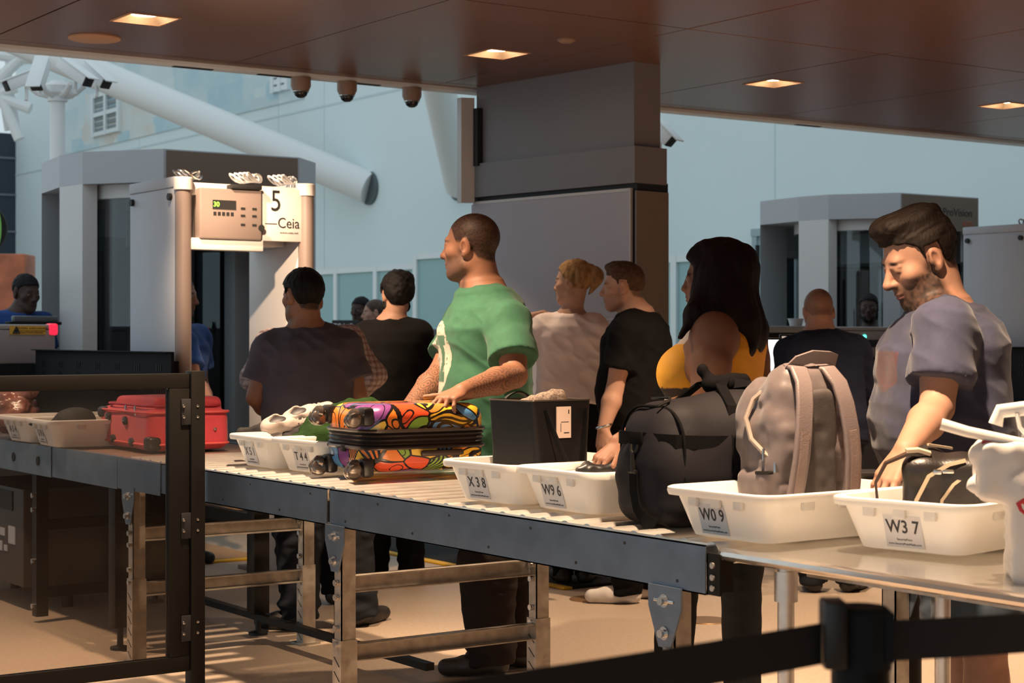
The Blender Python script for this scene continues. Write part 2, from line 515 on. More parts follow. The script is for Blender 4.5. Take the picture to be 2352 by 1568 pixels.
def downlight(i, x, y):
    labs = ['recessed square downlight beside the round tan speaker', 'recessed square downlight near the small round detector',
            'recessed square downlight hidden behind the grey column top', 'recessed square downlight at the right edge of the ceiling']
    t = thing('downlight', labs[i], 'ceiling light', (x, y, CZ), 0, 'square downlights in the ceiling')
    h = HS; d = .036
    mb = MB()
    for sx, sy in ((1, 0), (-1, 0), (0, 1), (0, -1)):
        if sx: mb.box((min(sx * h, sx * (h + .012)), -h - .012, -.004), (max(sx * h, sx * (h + .012)), h + .012, .0))
        else: mb.box((-h, min(sy * h, sy * (h + .012)), -.004), (h, max(sy * h, sy * (h + .012)), .0))
    mb.build('trim_frame', M['speaker'], t)
    a = h * .72
    mb = MB().ring_loft([[Vector((-h, -h, 0)), Vector((h, -h, 0)), Vector((h, h, 0)), Vector((-h, h, 0))],
                         [Vector((-a, -a, d)), Vector((a, -a, d)), Vector((a, a, d)), Vector((-a, a, d))]], cap=False)
    mb.quad([(-a, -a, d), (a, -a, d), (a, a, d), (-a, a, d)])
    mb.build('reflector', mat('reflector_white', (.8, .62, .45), .5), t)
    MB().lathe([(.0, d - .004), (.07, d - .004), (.07, d - .012), (0, d - .014)], 28).build('lamp_lens', M['lamp'], t)
for i, (x, y) in enumerate(lights_xy): downlight(i, x, y)

p = on_z(217, 87, CZ)
tag(MB().lathe([(0, -.012), (.125, -.012), (.14, -.006), (.14, 0), (0, 0)], 40).build('ceiling_speaker', M['speaker'], None, p),
    'round tan ceiling speaker beside the leftmost downlight', 'speaker')
p = on_z(1301, 90, CZ)
tag(MB().lathe([(0, -.02), (.03, -.02), (.05, -.008), (.05, 0), (0, 0)], 24).build('smoke_detector', M['cam_br'], None, p),
    'small dark round detector on the brown ceiling above the second downlight', 'detector')

struct('wall_light_block', MB().box((4.6, -1.3, 0), (4.8, 14.65, CZ)), mat('light_block_dark', (.10, .075, .06), .7))  # unseen dark wall added to block daylight fill from behind the camera
# hall behind
YB = 16.0
struct('wall_back', MB().box((-47, YB, 0), (9, YB + .3, 12)), M['wall'])
mb = MB()
for px in (320, 640, 745, 1180, 1780):
    q = on_Y(px, 300, YB); mb.box((q.x - .012, YB - .006, 0), (q.x + .012, YB, 11.5))
mb.box((-47, YB - .012, 5.75), (-20, YB, 5.79)); mb.box((-47, YB - .012, 8.7), (-20, YB, 8.72))
struct('trim_3', mb, mat('wall_seam', (.60, .70, .73), .7))

def mural_mat():
    m = bpy.data.materials.new('faded_mural'); m.use_nodes = True
    n = m.node_tree.nodes; l = m.node_tree.links; b = n['Principled BSDF']; b.inputs['Roughness'].default_value = .8
    tc = n.new('ShaderNodeTexCoord'); mp = n.new('ShaderNodeMapping'); mp.inputs['Scale'].default_value = (.55, 1, .8)
    l.new(tc.outputs['Object'], mp.inputs[0])
    v = n.new('ShaderNodeTexVoronoi'); v.distance = 'CHEBYCHEV'; v.inputs['Scale'].default_value = 1.2; l.new(mp.outputs[0], v.inputs['Vector'])
    nz = n.new('ShaderNodeTexNoise'); nz.inputs['Scale'].default_value = .7; nz.inputs['Detail'].default_value = 8; l.new(mp.outputs[0], nz.inputs['Vector'])
    r = n.new('ShaderNodeValToRGB'); e = r.color_ramp.elements
    e[0].position = 0; e[0].color = (.62, .73, .75, 1); e[1].position = 1; e[1].color = (.64, .74, .75, 1)
    for pos, c in ((.25, (.50, .62, .66)), (.42, (.66, .74, .74)), (.55, (.36, .56, .66)), (.68, (.66, .74, .75)), (.80, (.66, .50, .38)), (.88, (.62, .70, .70))):
        x = e.new(pos); x.color = (*c, 1)
    sep = n.new('ShaderNodeSeparateColor'); l.new(v.outputs['Color'], sep.inputs[0])
    mx = n.new('ShaderNodeMix'); mx.inputs[0].default_value = .55
    l.new(sep.outputs[0], mx.inputs[2]); l.new(nz.outputs['Fac'], mx.inputs[3]); l.new(mx.outputs[0], r.inputs[0])
    m2 = n.new('ShaderNodeMix'); m2.data_type = 'RGBA'; m2.inputs[0].default_value = .72
    m2.inputs[6].default_value = (.66, .77, .79, 1); l.new(r.outputs[0], m2.inputs[7]); l.new(m2.outputs[2], b.inputs['Base Color'])
    return m
a, b_ = on_Y(150, 348, YB), on_Y(700, 220, YB)
tag(MB().box((a.x, YB - .03, 6.0), (b_.x, YB, 10.6)).build('wall_mural', mural_mat()), 'faded blue and ochre townscape mural high on the pale back wall', 'mural')

def louver(n, px0, py0, px1, py1):
    a = on_Y(px0, py1, YB); b = on_Y(px1, py0, YB); x0, x1 = sorted((a.x, b.x)); z0, z1 = sorted((a.z, b.z))
    mb = MB()
    fw = .1
    for lo, hi in (((x0, z0), (x0 + fw, z1)), ((x1 - fw, z0), (x1, z1)), ((x0, z0), (x1, z0 + fw)), ((x0, z1 - fw), (x1, z1)),
                   (((x0 + x1) / 2 - fw / 2, z0), ((x0 + x1) / 2 + fw / 2, z1)), ((x0, (z0 + z1) / 2 - fw / 2), (x1, (z0 + z1) / 2 + fw / 2))):
        e = .012 if hi[0] - lo[0] < hi[1] - lo[1] else 0
        mb.box((lo[0] - e, YB - .10 - e, lo[1] - e), (hi[0] + e, YB - .031 + e, hi[1] + e))
    w = struct(f'window_{n}', mb, M['frame_w'])
    mb = MB(); z = z0 + fw
    while z < z1 - fw:
        mb.box((x0 + .02, YB - .06, z), (x1 - .02, YB - .035, z + .09)); z += .15
    mb.build('louvre_slats', mat('slat_grey', (.20, .24, .25), .5), w)
louver(1, 219, 200, 281, 316)
louver(2, 632, 160, 670, 214)

mb = MB(); a = on_Y(1738, 528, YB); b_ = on_Y(1800, 528, YB)
x0, x1 = a.x, a.x + 1.25
dz = a.z
d = struct('door_1', MB().box((x0 + .09, YB - .05, 0), (x1 - .09, YB, dz - .09)), mat('door_teal', (.42, .55, .58), .5))
MB().box((x0, YB - .09, 0), (x0 + .09, YB, dz)).box((x1 - .09, YB - .09, 0), (x1, YB, dz)).box((x0 - .01, YB - .10, dz - .09), (x1 + .01, YB + .01, dz + .01)).build('door_frame', mat('door_frame_grey', (.34, .44, .47), .5), d)
mb = MB()
for z in (.4, 1.4, 2.4): mb.box((x0 + .08, YB - .10, z), (x0 + .11, YB - .05, z + .2))
mb.build('hinge', M['dark'], d)

def strut(label, a, b, r):
    t = thing('roof_strut', label, 'strut', b)
    A = a - b
    MB().tube([A, (0, 0, 0)], r, 28).build('tube', M['white'], t)
    MB().lathe([(r * .9, 0), (r * 1.02, 0), (r * 1.02, .05), (r * .9, .05)], 28).build('end_collar', mat('strut_collar', (.10, .13, .14), .6), t, None, (R(90), 0, 0))
strut('thick white tubular roof strut running diagonally across the pale wall to the scanner', P(-40, 60, 35), on_Y(850, 432, YB), .30)
strut('white tubular roof strut partly hidden left of the grey column', P(985, 90, 26), on_Y(1056, 425, YB), .26)

# far left: storefront, roof trusses, bright skylight, leafy sign
q = P(-60, 300, 49)
struct('wall_left', MB().box((-47.6, q.y - 6, 0), (-47, YB + 3, 6.9)), M['navy'])
mb = MB()
for z in (2.2, 3.2, 4.2, 5.2, 6.2): mb.box((-46.99, q.y - 6, z), (-46.95, YB, z + .05))
struct('trim_4', mb, mat('storefront_line', (.16, .18, .22), .5))
t = thing('roof_truss', 'white steel roof truss at the bright upper left edge', 'roof truss', P(10, 200, 40))
o = P(10, 200, 40)
mb = MB()
for (x0, y0, x1, y1) in ((-150, 330, 60, 120), (-120, 180, 70, 250), (-40, 120, 45, 320), (-150, 110, 120, 140), (-100, 260, 36, 200)):
    mb.tube([P(x0, y0, 40) - o, P(x1, y1, 40) - o], .13, 10)
mb.build('chords', M['white'], t)
mb = MB()
for x in range(-140, 40, 26): mb.tube([P(x, 135, 40.5) - o, P(x + 26, 300, 40.5) - o], .06, 8)
mb.build('web_rods', M['white'], t)
t = thing('green_leaf_sign', 'round black sign with a green leaf at the left edge of the hall', 'sign', P(-40, 525, 24))
MB().lathe([(0, -.03), (.34, -.03), (.34, .03), (0, .03)], 40).build('sign_disc', M['black'], t, None, (R(90), 0, YAW))
mb = MB()
pts = [Vector((.30 * math.sin(a) * (0.35 if a > math.pi else .30) + .1, -.04, .3 * math.cos(a))) for a in [i * math.pi / 12 for i in range(24)]]
mb.bm.faces.new([mb.bm.verts.new((p.x + .08, p.y, p.z)) for p in pts])
mb.build('leaf', mat('leaf_green', (.18, .45, .08), .5), t, None, (0, 0, YAW))
tag(MB().box((-.9, -.3, 0), (.45, .3, 2.6), .03).build('kiosk', M['orange'], None, P(0, 700, 26) * Vector((1, 1, 0)) if False else Vector((P(0, 700, 26).x, P(0, 700, 26).y, 0)), (0, 0, YAW)),
    'kiosk coloured as if lit orange, behind the officer at the left edge', 'kiosk')

# frosted partition and framed door between hall and lanes
def partition(px0, px1, Y, z1, n, name, label, z0=.1):
    a = on_Y(px0, 700, Y).x; b = on_Y(px1, 700, Y).x
    t = thing(name, label, 'glass partition', ((a + b) / 2, Y, 0)); w = (b - a) / 2
    mb = MB().box((-w, -.04, z1 - .08), (w, .04, z1)).box((-w, -.04, 0), (w, .04, z0))
    for i in range(n + 1):
        x = -w + 2 * w * i / n; mb.box((x - .05, -.045, 0), (x + .05, .045, z1))
    mb.build('frame', M['frame_w'], t)
    for i in range(n):
        x = -w + 2 * w * i / n
        MB().box((x + .05, -.012, z0), (x + 2 * w / n - .05, .012, z1 - .08)).build('pane', M['frost'], t)
partition(690, 965, 13, 2.42, 3, 'glass_partition', 'teal frosted glass partition behind the man in the black shirt')
partition(958, 1130, 12.6, 2.52, 1, 'glass_door', 'white framed frosted glass door left of the grey column')
partition(1470, 1640, 13, 2.32, 2, 'glass_partition', 'teal frosted glass partition between grey column and woman in yellow')
tag(MB().box((-12.0, 7.4, 0), (-9.6, 7.5, 1.45), .01).build('low_screen', mat('screen_grey', (.12, .12, .13), .7)), 'low dark grey screen wall behind the man in green, left of the column', 'low wall')
q = P(793, 750, 16)
t = thing('desk_sign', 'dark sign panel with white lettering between two men', 'sign', q, YAW)
MB().box((-.12, -.01, -.06), (.12, .01, .06), .004).build('sign_plate', M['ink'], t)
text_obj('sign_text', 'TSA P', .075, M['white'], t, (-.02, -.012, 0), (R(90), 0, 0))

# column with header
A = P(1083, 470, 11.33); B = P(1462, 436, 10.2)
e = (B - A); e.z = 0; e.normalize(); nrm = Vector((-e.y, e.x, 0))      # away from camera
def slab(p, q, th, z0, z1, inset=0., ext=0.):
    p = p + nrm * inset - e * 0; q = q + nrm * inset + e * ext
    return [(p.x, p.y), (q.x, q.y), (q.x + nrm.x * th, q.y + nrm.y * th), (p.x + nrm.x * th, p.y + nrm.y * th)], z0, z1
B2 = B - e * .05
c = struct('column', MB().prism(*slab(A, B2, .30, 0, 2.245)), M['panelgrey'])
mb = MB().prism(*slab(A, B2 + e * .035, .26, .0, 2.3, .02)); mb.build('shadow_gap', M['dark'], c)
mb = MB().prism(*slab(B - e * .012, B, .27, 0, 2.245, .0)); mb.build('side_panel', M['panelshade'], c)
MB().prism(*slab(A + e * .02, B - e * .045, .02, 2.245, 2.262, -.004)).prism(*slab(A, B2, .006, 1.49, 1.50, -.004)).prism(*slab(B2 - e * .006, B2 + e * .003, .02, 0, 2.262, -.004)).build('metal_edging', M['scan_lt'], c)
MB().prism(*slab(A - e * .02, B + e * .0, .27, 2.29, 2.505, -.015)).build('header_band', M['panelhead'], c)
MB().prism(*slab(A + e * .04, B - e * .03, .22, 2.5, CZ, .01)).build('header_box', M['panelhead'], c)
# thin screen on the end of the header
q0 = P(1050, 300, 11.3); q0.z = 0
t = tag(MB().prism([(q0.x, q0.y), (q0.x + .05, q0.y), (A.x + .05, A.y - .01), (A.x, A.y - .01)], 2.255, 2.93).build('header_screen', M['scan_lt']), 'thin light grey panel edge fixed to left end of column header', 'panel')
MB().prism([(A.x + .05, A.y - .02), (A.x + .10, A.y - .02), (A.x + .10, A.y + .03), (A.x + .05, A.y + .03)], 2.49, 2.86).build('gap', M['dark'], t)

# dome cameras on the soffit edge
def dome(px, label, first=[None]):
    q = on_X(px, 190, -9.56); q.z = CZ - .02
    t = thing('dome_camera', label, 'security camera', q, 0, 'dome cameras under the ceiling edge')
    MB().lathe([(0, 0), (.062, 0), (.062, -.055), (.048, -.085), (.0, -.085)], 24).build('housing', M['cam_br'], t)
    MB().lathe([(.044, -.083), (.044, -.092), (.036, -.112), (.02, -.124), (0, -.127)], 24).build('dome', mat('dome_black', (.01, .01, .012), .08, spec=.8), t)
    MB().lathe([(.045, -.083), (.05, -.085), (.05, -.09), (.045, -.092)], 24).build('ring', M['chrome'], t)
dome(691, 'leftmost of three brown dome cameras under the ceiling edge')
dome(797, 'middle one of three brown dome cameras under the ceiling edge')
dome(946, 'rightmost of three brown dome cameras, nearest the grey column')

# camera cluster on a white pole
Dp = 15.0
base = P(132, 770, Dp); base.z = 0
t = thing('camera_pole', 'white steel pole carrying a cluster of cameras', 'pole', base, YAW)
zt = CAMZ + (770 - 228) / FPX * Dp
MB().cyl((0, 0, 0), (0, 0, zt), .064, 28).build('pole', M['white'], t)
MB().lathe([(0, zt - .02), (.085, zt - .02), (.085, zt + .02), (.12, zt + .05), (.13, zt + .11), (.05, zt + .16), (0, zt + .16)], 28).build('pole_cap', M['white'], t)
mb = MB()
for ang in (200, 250, 310, 350, 60, 120):
    d = Vector((math.cos(R(ang)), math.sin(R(ang)), 0))
    mb.tube([d * .08 + Vector((0, 0, zt + .03)), d * .17 + Vector((0, 0, zt + .05)), d * .25 + Vector((0, 0, zt + .11))], [.03, .026, .022], 8)
mb.build('bracket', M['white'], t)
def boxcam(px, py, dd, yaw, pitch, L, label, D0=15.0):
    q = P(px, py, D0 + dd)
    c = thing('box_camera', label, 'security camera', q, YAW, 'box cameras on the pole')
    Mx = Matrix.Rotation(R(yaw), 4, 'Z') @ Matrix.Rotation(R(-pitch), 4, 'X')
    MB().box((-.055, -L / 2, -.05), (.055, L / 2, .05), .012, Mx).box((-.065, -L / 2, .046), (.065, L / 2 + .05, .058), .004, Mx).build('housing', M['white'], c)
    MB().box((-.05, L / 2 - .01, -.045), (.05, L / 2 + .012, .042), .008, Mx).build('lens_window', M['dark'], c)
    MB().tube([(0, 0, -.04), (0, .02, -.12), (0, .0, -.19)], .016, 8).build('arm', M['white'], c)
boxcam(60, 180, .1, 125, 25, .38, 'box camera pointing left on the white pole')
boxcam(92, 168, -.42, 172, 55, .30, 'box camera tilted down towards the viewer on the white pole')
boxcam(172, 165, -.15, 240, 32, .36, 'box camera right of centre on the pole, aimed down right')
boxcam(222, 172, .1, 235, 36, .30, 'outermost right box camera on the white pole, aimed down right')
boxcam(1516, 298, 0, 240, 45, .26, 'white box camera peeking out right of the grey column', 13.0)

# floor details
def floor_mat(x0, x1, y0, y1, m, label, front=True, side=False):
    t = thing('floor_mat', label, 'floor mat', ((x0 + x1) / 2, (y0 + y1) / 2, 0)); w, d = (x1 - x0) / 2, (y1 - y0) / 2
    MB().box((-w, -d, .001), (w, d, .018), .006).build('pad', m, t)
    mb = MB()
    if front: mb.box((-w, -d - .06, .001), (w, -d, .014), .004)
    if side: mb.box((w, -d - .06, .001), (w + .06, d, .014), .004)
    mb.build('edge_strip', M['yellow'], t)
floor_mat(-10.4, -7.75, 5.76, 6.35 - .2, M['blackmat'], 'black floor mat with a yellow front edge beside the column')
floor_mat(-11.4, -9.95, 4.0, 4.95, M['tan_mat'], 'ribbed tan floor mat with yellow edges in front of the body scanner', True, True)
for px, py, l in ((1357, 1376, 'round brass floor cover left of the steel bracket leg'), (1622, 1425, 'round brass floor cover right of the steel bracket leg')):
    tag(MB().lathe([(0, .001), (.115, .001), (.112, .005), (0, .006)], 36).build('floor_cover', M['brass'], None, on_z(px, py, 0) + Vector((0, 0, 0))), l, 'floor cover', 'brass floor covers')
# ================================================================ conveyors
ZT = .868          # top of rollers
YF, YR = 2.905, 3.78
def bracket(mb, x, y, s, plate):
    """triangular gusset plate with bolts at the top of a leg, s=-1 front"""
    pl = [(x - .066, ZT - .116), (x + .066, ZT - .116), (x + .066, ZT - .172), (x + .024, ZT - .275), (x - .024, ZT - .275), (x - .066, ZT - .172)]
    plate.ring_loft([[Vector((a, y, b)) for a, b in pl], [Vector((a, y + s * .005, b)) for a, b in pl]])
    mb.box((x - .040, y + s * .006 - .004, ZT - .158), (x + .040, y + s * .006 + .004, ZT - .150), .002)
    for dx, dz in ((0, -.154), (0, -.238)):
        mb.tube([(x + dx, y, ZT + dz), (x + dx, y + s * .022, ZT + dz)], .011, 10)
        mb.tube([(x + dx, y, ZT + dz), (x + dx, y + s * .008, ZT + dz)], .018, 12)
def leg_frame(root, x, m_leg, foot=True):
    for y, s in ((YF + .03, -1), (YR - .03, 1)):
        mb = MB()
        # C-channel: web plus two flanges, sleeve at the bottom
        y0, y1 = (y - .026, y + .03)
        mb.box((x - .026, y0, .30), (x + .026, y0 + .004, ZT - .122)).box((x - .026, y0, .30), (x - .022, y1, ZT - .122)).box((x + .022, y0, .30), (x + .026, y1, ZT - .122))
        mb.box((x - .03, y0 - .004, .01), (x + .03, y0, .36)).box((x - .03, y0, .01), (x - .026, y1 + .004, .36)).box((x + .026, y0, .01), (x + .03, y1 + .004, .36))
        mb.box((x - .05, y - .05, 0), (x + .05, y + .05, .01))
        lg = mb.build('leg', m_leg, root)
        bo = MB()
        for z in (.555, .505, .40, .345):
            bo.tube([(x, y0 - .001, z), (x, y0 - .014, z)], .011, 10)
        bo.each('leg_bolt', M['chrome'], lg)
        sl = MB()
        for z in (.05, .10, .15, .20, .25, .30):
            sl.ring_loft([[Vector((x - .02, y0 - .0055, z)), Vector((x - .016, y0 - .0055, z)), Vector((x + .02, y0 - .0055, z - .03)), Vector((x + .016, y0 - .0055, z - .03))],
                          [Vector((x - .02, y0 - .004, z)), Vector((x - .016, y0 - .004, z)), Vector((x + .02, y0 - .004, z - .03)), Vector((x + .016, y0 - .004, z - .03))]])
        sl.build('adjusting_slots', M['dark'], lg)
        b, p = MB(), MB(); bracket(b, x, y - .034 if s < 0 else y + .034, s, p)
        g = p.build('gusset_plate', M['steel'], root); b.each('plate_bolt', M['chrome'], g)
    for z in (.548, .312):
        MB().box((x - .022, YF + .06, z - .029), (x - .017, YR - .06, z + .029)).box((x - .022, YF + .06, z + .025), (x + .022, YR - .06, z + .029)).box((x - .022, YF + .06, z - .029), (x + .022, YR - .06, z - .025)).build('cross_rail', M['steel_raw'], root)

def roller_section(x0, x1, label, legs, group, rollers=True):
    root = thing('roller_conveyor', label, 'conveyor', (0, 0, 0), 0, group)
    for y0, y1, s in ((YF, YF + .035, 1), (YR - .035, YR, -1)):
        ye = y0 if s > 0 else y1 - .004
        mb = MB().box((x0, ye, ZT - .122), (x1, ye + .004, ZT + .004)).box((x0, y0, ZT), (x1, y1, ZT + .004)).box((x0, y0, ZT - .122), (x1, y1, ZT - .118))
        f = mb.build('side_rail', M['steel'], root)
        hb = MB(); n = int((x1 - x0) / .21)
        for i in range(n):
            hx = x0 + (i + .5) * (x1 - x0) / n; hz = ZT - .022 if i % 2 else ZT - .098
            yo = y0 - .0015 if s > 0 else y1 + .0015
            hb.tube([(hx, yo, hz), (hx, yo + .002 * s, hz)], .0045, 8)
        hb.each('rivet_hole', M['dark'], f)
    if rollers:
        n = int((x1 - x0 - .04) / .098)
        proto = MB().tube([(0, YF + .037, ZT - .022), (0, YR - .037, ZT - .022)], .030, 18).mesh('roller')
        proto.materials.append(M['roller'])
        for i in range(n):
            o = link('roller', proto, None, root); o.location = (x0 + .06 + i * (x1 - x0 - .08) / (n - 1 if n > 1 else 1), 0, 0)
    for x in legs: leg_frame(root, x, M['steel_raw'])
    return root
g = 'roller conveyor sections of the near lane'
XA, XB, XC, XD = -3.35, -5.32, -7.22, -8.02
roller_section(XB + .012, XA, 'galvanised roller conveyor section butting against the steel table', [-3.50, -5.26], g)
roller_section(XC + .004, XB - .012, 'galvanised roller conveyor section under the bright patterned suitcase', [-7.08], g)
# end brackets at the right end
e1 = thing('end_bracket', 'dark steel coupling bracket at the end of the near conveyor', 'bracket', (XA, YF, 0))
MB().box((.001, .004, ZT - .120), (.05, .012, ZT - .015)).box((.001, .004, ZT - .120), (.006, .09, ZT - .02)).build('angle', M['black'], e1)
mb = MB()
for z in (ZT - .045, ZT - .075, ZT - .102): mb.tube([(.025, .005, z), (.025, -.001, z)], .008, 10)
mb.each('bolt', M['steel_raw'], e1)

# belt conveyor leading out of the scanner (left)
root = thing('belt_conveyor', 'belt conveyor with grey steel side behind the glass panel', 'conveyor')
mb = MB().box((-10.8, YF - .004, ZT - .138), (XD - .005, YF + .03, ZT + .006)).box((XD, YF, ZT - .135), (XC + .0, YF + .03, ZT + .006)).box((-10.8, YR - .03, ZT - .138), (XC, YR, ZT + .006))
f = mb.build('side_frame', M['steel'], root)
MB().box((-10.8, YF + .035, ZT - .05), (XC, YR - .035, ZT)).build('belt', mat('conveyor_belt', (.20, .13, .10), .55), root)
mb = MB()
for x in (-8.95, -8.55, -8.2, -9.4): mb.tube([(x, YF - .004, ZT - .07), (x, YF - .008, ZT - .07)], .022, 18)
mb.each('access_cap', M['black'], f)
MB().box((-7.20, YF - .006, ZT - .128), (-6.75, YF - .001, ZT + .006)).build('splice_plate', M['steel'], root)
mb = MB()
for x in (-8.35, -9.6):
    for y in (YF + .06, YR - .06): mb.box((x - .03, y - .03, 0.03), (x + .03, y + .03, ZT - .13))
    mb.box((x - .02, YF + .06, .12), (x + .02, YR - .06, .17)).box((x - .02, YF + .06, .45), (x + .02, YR - .06, .50))
mb.each('leg_frame', M['black'], root)
mb = MB()
for x in (-8.35,):
    for z in (.08, .3, .55, .62): mb.tube([(x, YF + .03, z), (x, YF + .015, z)], .013, 10)
mb.each('leg_bolt', M['chrome'], root)

# black inner stand
root = thing('machine_stand', 'black steel stand with levelling feet under the middle conveyor', 'stand', (0, 0, 0))
for x, y in ((-7.42, 3.68), (-8.62, 3.68), (-7.42, 3.0), (-5.9, 3.66)):
    if x > -6: continue
    lg = MB().box((x - .04, y - .04, .10), (x + .04, y + .04, ZT - .14), .004).build('leg', M['black'], root)
    MB().lathe([(0, 0), (.045, 0), (.045, .012), (.014, .02), (.014, .10), (0, .10)], 18, Matrix.Translation((x, y, 0))).build('levelling_foot', M['dark'], lg)
MB().box((-8.62, 3.66, .07), (-5.9, 3.70, .10)).build('low_bar', M['black'], root)
MB().box((-8.6, 3.66, .50), (-7.46, 3.70, .56)).build('upper_bar', M['black'], root)

# cabinet under the belt at far left
root = thing('control_cabinet', 'grey brown control cabinet low under the belt at far left', 'cabinet', (-9.15, 3.25, 0))
MB().box((-.45, -.25, .12), (.45, .25, .62), .01).build('body', mat('cabinet_taupe', (.06, .05, .045), .5), root)
MB().box((-.05, -.256, .50), (.30, -.251, .60)).build('vent_grille', M['dark'], root)
MB().box((.02, -.256, .36), (.18, -.251, .40)).box((.02, -.256, .28), (.14, -.251, .33)).build('rating_label', M['scan'], root)
MB().box((.24, -.256, .33), (.34, -.251, .42)).box((.17, -.256, .285), (.22, -.251, .315)).build('small_sticker', M['scan'], root)
mb = MB()
for sx in (-.4, .4): mb.tube([(sx, 0, 0), (sx, 0, .13)], .03, 10)
mb.each('foot', M['black'], root)

# guard panel at the back of the belt
def guard(x0, x1, y, z0, z1, label):
    t = thing('guard_panel', label, 'guard panel', ((x0 + x1) / 2, y, 0)); w = (x1 - x0) / 2
    MB().box((-w, 0, z0), (w, .02, z1), .004).box((-w, -.03, z1 - .006), (w, .02, z1), .002).build('sheet', M['blackmat'], t)
    mb = MB(); x = w - .16
    while x > -w:
        for r in (z1 - .09, z1 - .15, z1 - .21):
            for k in (-.028, 0, .028): mb.box((x + k - .005, -.0035, r - .018), (x + k + .005, .0005, r + .018))
        x -= .30
    mb.build('vent_slots', M['dark'], t)
    mb = MB()
    for x in (-w + .03, w - .03): mb.box((x - .02, .021, .0), (x + .02, .05, z1 - .05))
    mb.each('post', M['black'], t)
guard(-10.85, -8.74, 3.82, .80, 1.312, 'black slotted guard panel behind the pink suitcase')
guard(-10.0, -7.2, 10.9, .70, 1.312, 'black slotted guard panel right of the man in the grey blue T-shirt')

# X-ray machines
def xray(XF, Y0, Y1, L, label, full):
    t = thing('xray_machine', label, 'x-ray machine', (XF, Y0, 0)); w = Y1 - Y0
    MB().box((-L, 0, .30), (-.02, w, 1.44), .02).box((-L, .0, 1.42), (0, w, 1.47), .015).box((-.03, 0, 1.22), (0, w, 1.45), .01).box((-.03, 0, .3), (0, .12, 1.3)).box((-.03, w - .12, .3), (0, w, 1.3)).build('housing', mat('xray_taupe', (.36, .32, .32), .5), t)
    mb = MB()
    for i in range(9):
        a = .13 + i * (w - .26) / 9; mb.box((.001, a, .92), (.006, a + (w - .26) / 9 - .004, 1.22))
    mb.build('curtain', M['blackmat'], t)
    MB().box((-L + .1, .1, 0), (-.1, w - .1, .3)).build('plinth', M['black'], t)
    return t
t = xray(-10.9, 2.72, 3.97, 1.9, 'grey x-ray machine housing with yellow caution label and red lamp', True)
o = Vector((-10.9, 2.72, 0))
def face_label(t, o, X, pa, pb, text=True):
    a = on_X(*pa, X) - o; b = on_X(*pb, X) - o
    y0, y1 = a.y, b.y; z0, z1 = b.z, a.z
    l = MB().box((.001, y0, z0), (.004, y1, z1)).build('caution_label', M['label_y'], t)
    h = z1 - z0; tri = [(y0 + .02, z0 + .15 * h), (y0 + .02 + h * .8, z0 + .15 * h), (y0 + .02 + h * .4, z0 + .9 * h)]
    c = (y0 + .02 + h * .4, z0 + .4 * h); mb = MB()
    for i in range(3):
        p, q = tri[i], tri[(i + 1) % 3]; mb.tube([(.0045, p[0], p[1]), (.0045, q[0], q[1])], .004, 6)
    mb.lathe([(0, -.001), (.012, -.001), (.012, .001), (0, .001)], 10, Matrix.Translation((.0045, c[0], c[1])) @ Matrix.Rotation(R(90), 4, 'Y'))
    mb.build('hazard_triangle', M['ink'], l)
    text_obj('label_text', 'CAUTION  X-RAY HAZARD', h * .30, M['ink'], l, (.0045, (y0 + y1) / 2 + h * .45, z0 + .70 * h), (R(90), 0, R(90)), .0005)
    text_obj('label_text', 'DO NOT INSERT ANY PART OF BODY\nWHEN SYSTEM IS ENERGIZED', h * .2, M['ink'], l, (.0045, (y0 + y1) / 2 + h * .45, z0 + .30 * h), (R(90), 0, R(90)), .0005)
face_label(t, o, -10.9, (22, 748), (105, 768))
q = on_X(121, 757, -10.9) - o
MB().box((-.08, q.y - .025, q.z - .035), (.012, q.y + .035, q.z + .04), .015).build('warning_lamp', mat('red_lamp', (.8, .02, .05), .3, emis=(1, .03, .08), estr=.8), t)
q = on_X(95, 735, -11.3)
t = thing('operator_monitor', 'dark operator monitor in front of the officer at the left edge', 'monitor', (q.x, q.y, 1.47), R(15))
MB().box((-.03, -.26, .0), (.03, .14, .02), .004).build('base', M['black'], t)
MB().box((-.02, -.22, .018), (.02, .12, .058), .008).build('screen', mat('monitor_grey', (.10, .11, .12), .3), t)
t = xray(-10.05, 9.75, 11.05, 1.0, 'second x-ray machine with green light behind the bending man', False)
o = Vector((-10.05, 9.75, 0))
face_label(t, o, -10.05, (2036, 753), (2075, 766))
a = on_X(1985, 773, -10.05) - o
MB().lathe([(0, 0), (.016, 0), (.016, .01), (0, .012)], 14, Matrix.Translation((0, a.y, a.z)) @ Matrix.Rotation(R(90), 4, 'Y')).build('status_light', mat('green_led', (.1, .9, .6), .3, emis=(.1, 1, .7), estr=2.5), t)
a = on_X(1992, 780, -10.05) - o; b_ = on_X(2056, 797, -10.05) - o
MB().box((.001, a.y, b_.z), (.005, b_.y, a.z)).build('notice', M['ink'], t)
a = on_X(2042, 776, -10.05) - o; b_ = on_X(2056, 795, -10.05) - o
MB().box((.005, a.y, b_.z), (.007, b_.y, a.z)).build('paper_tag', M['arch_w'], t)
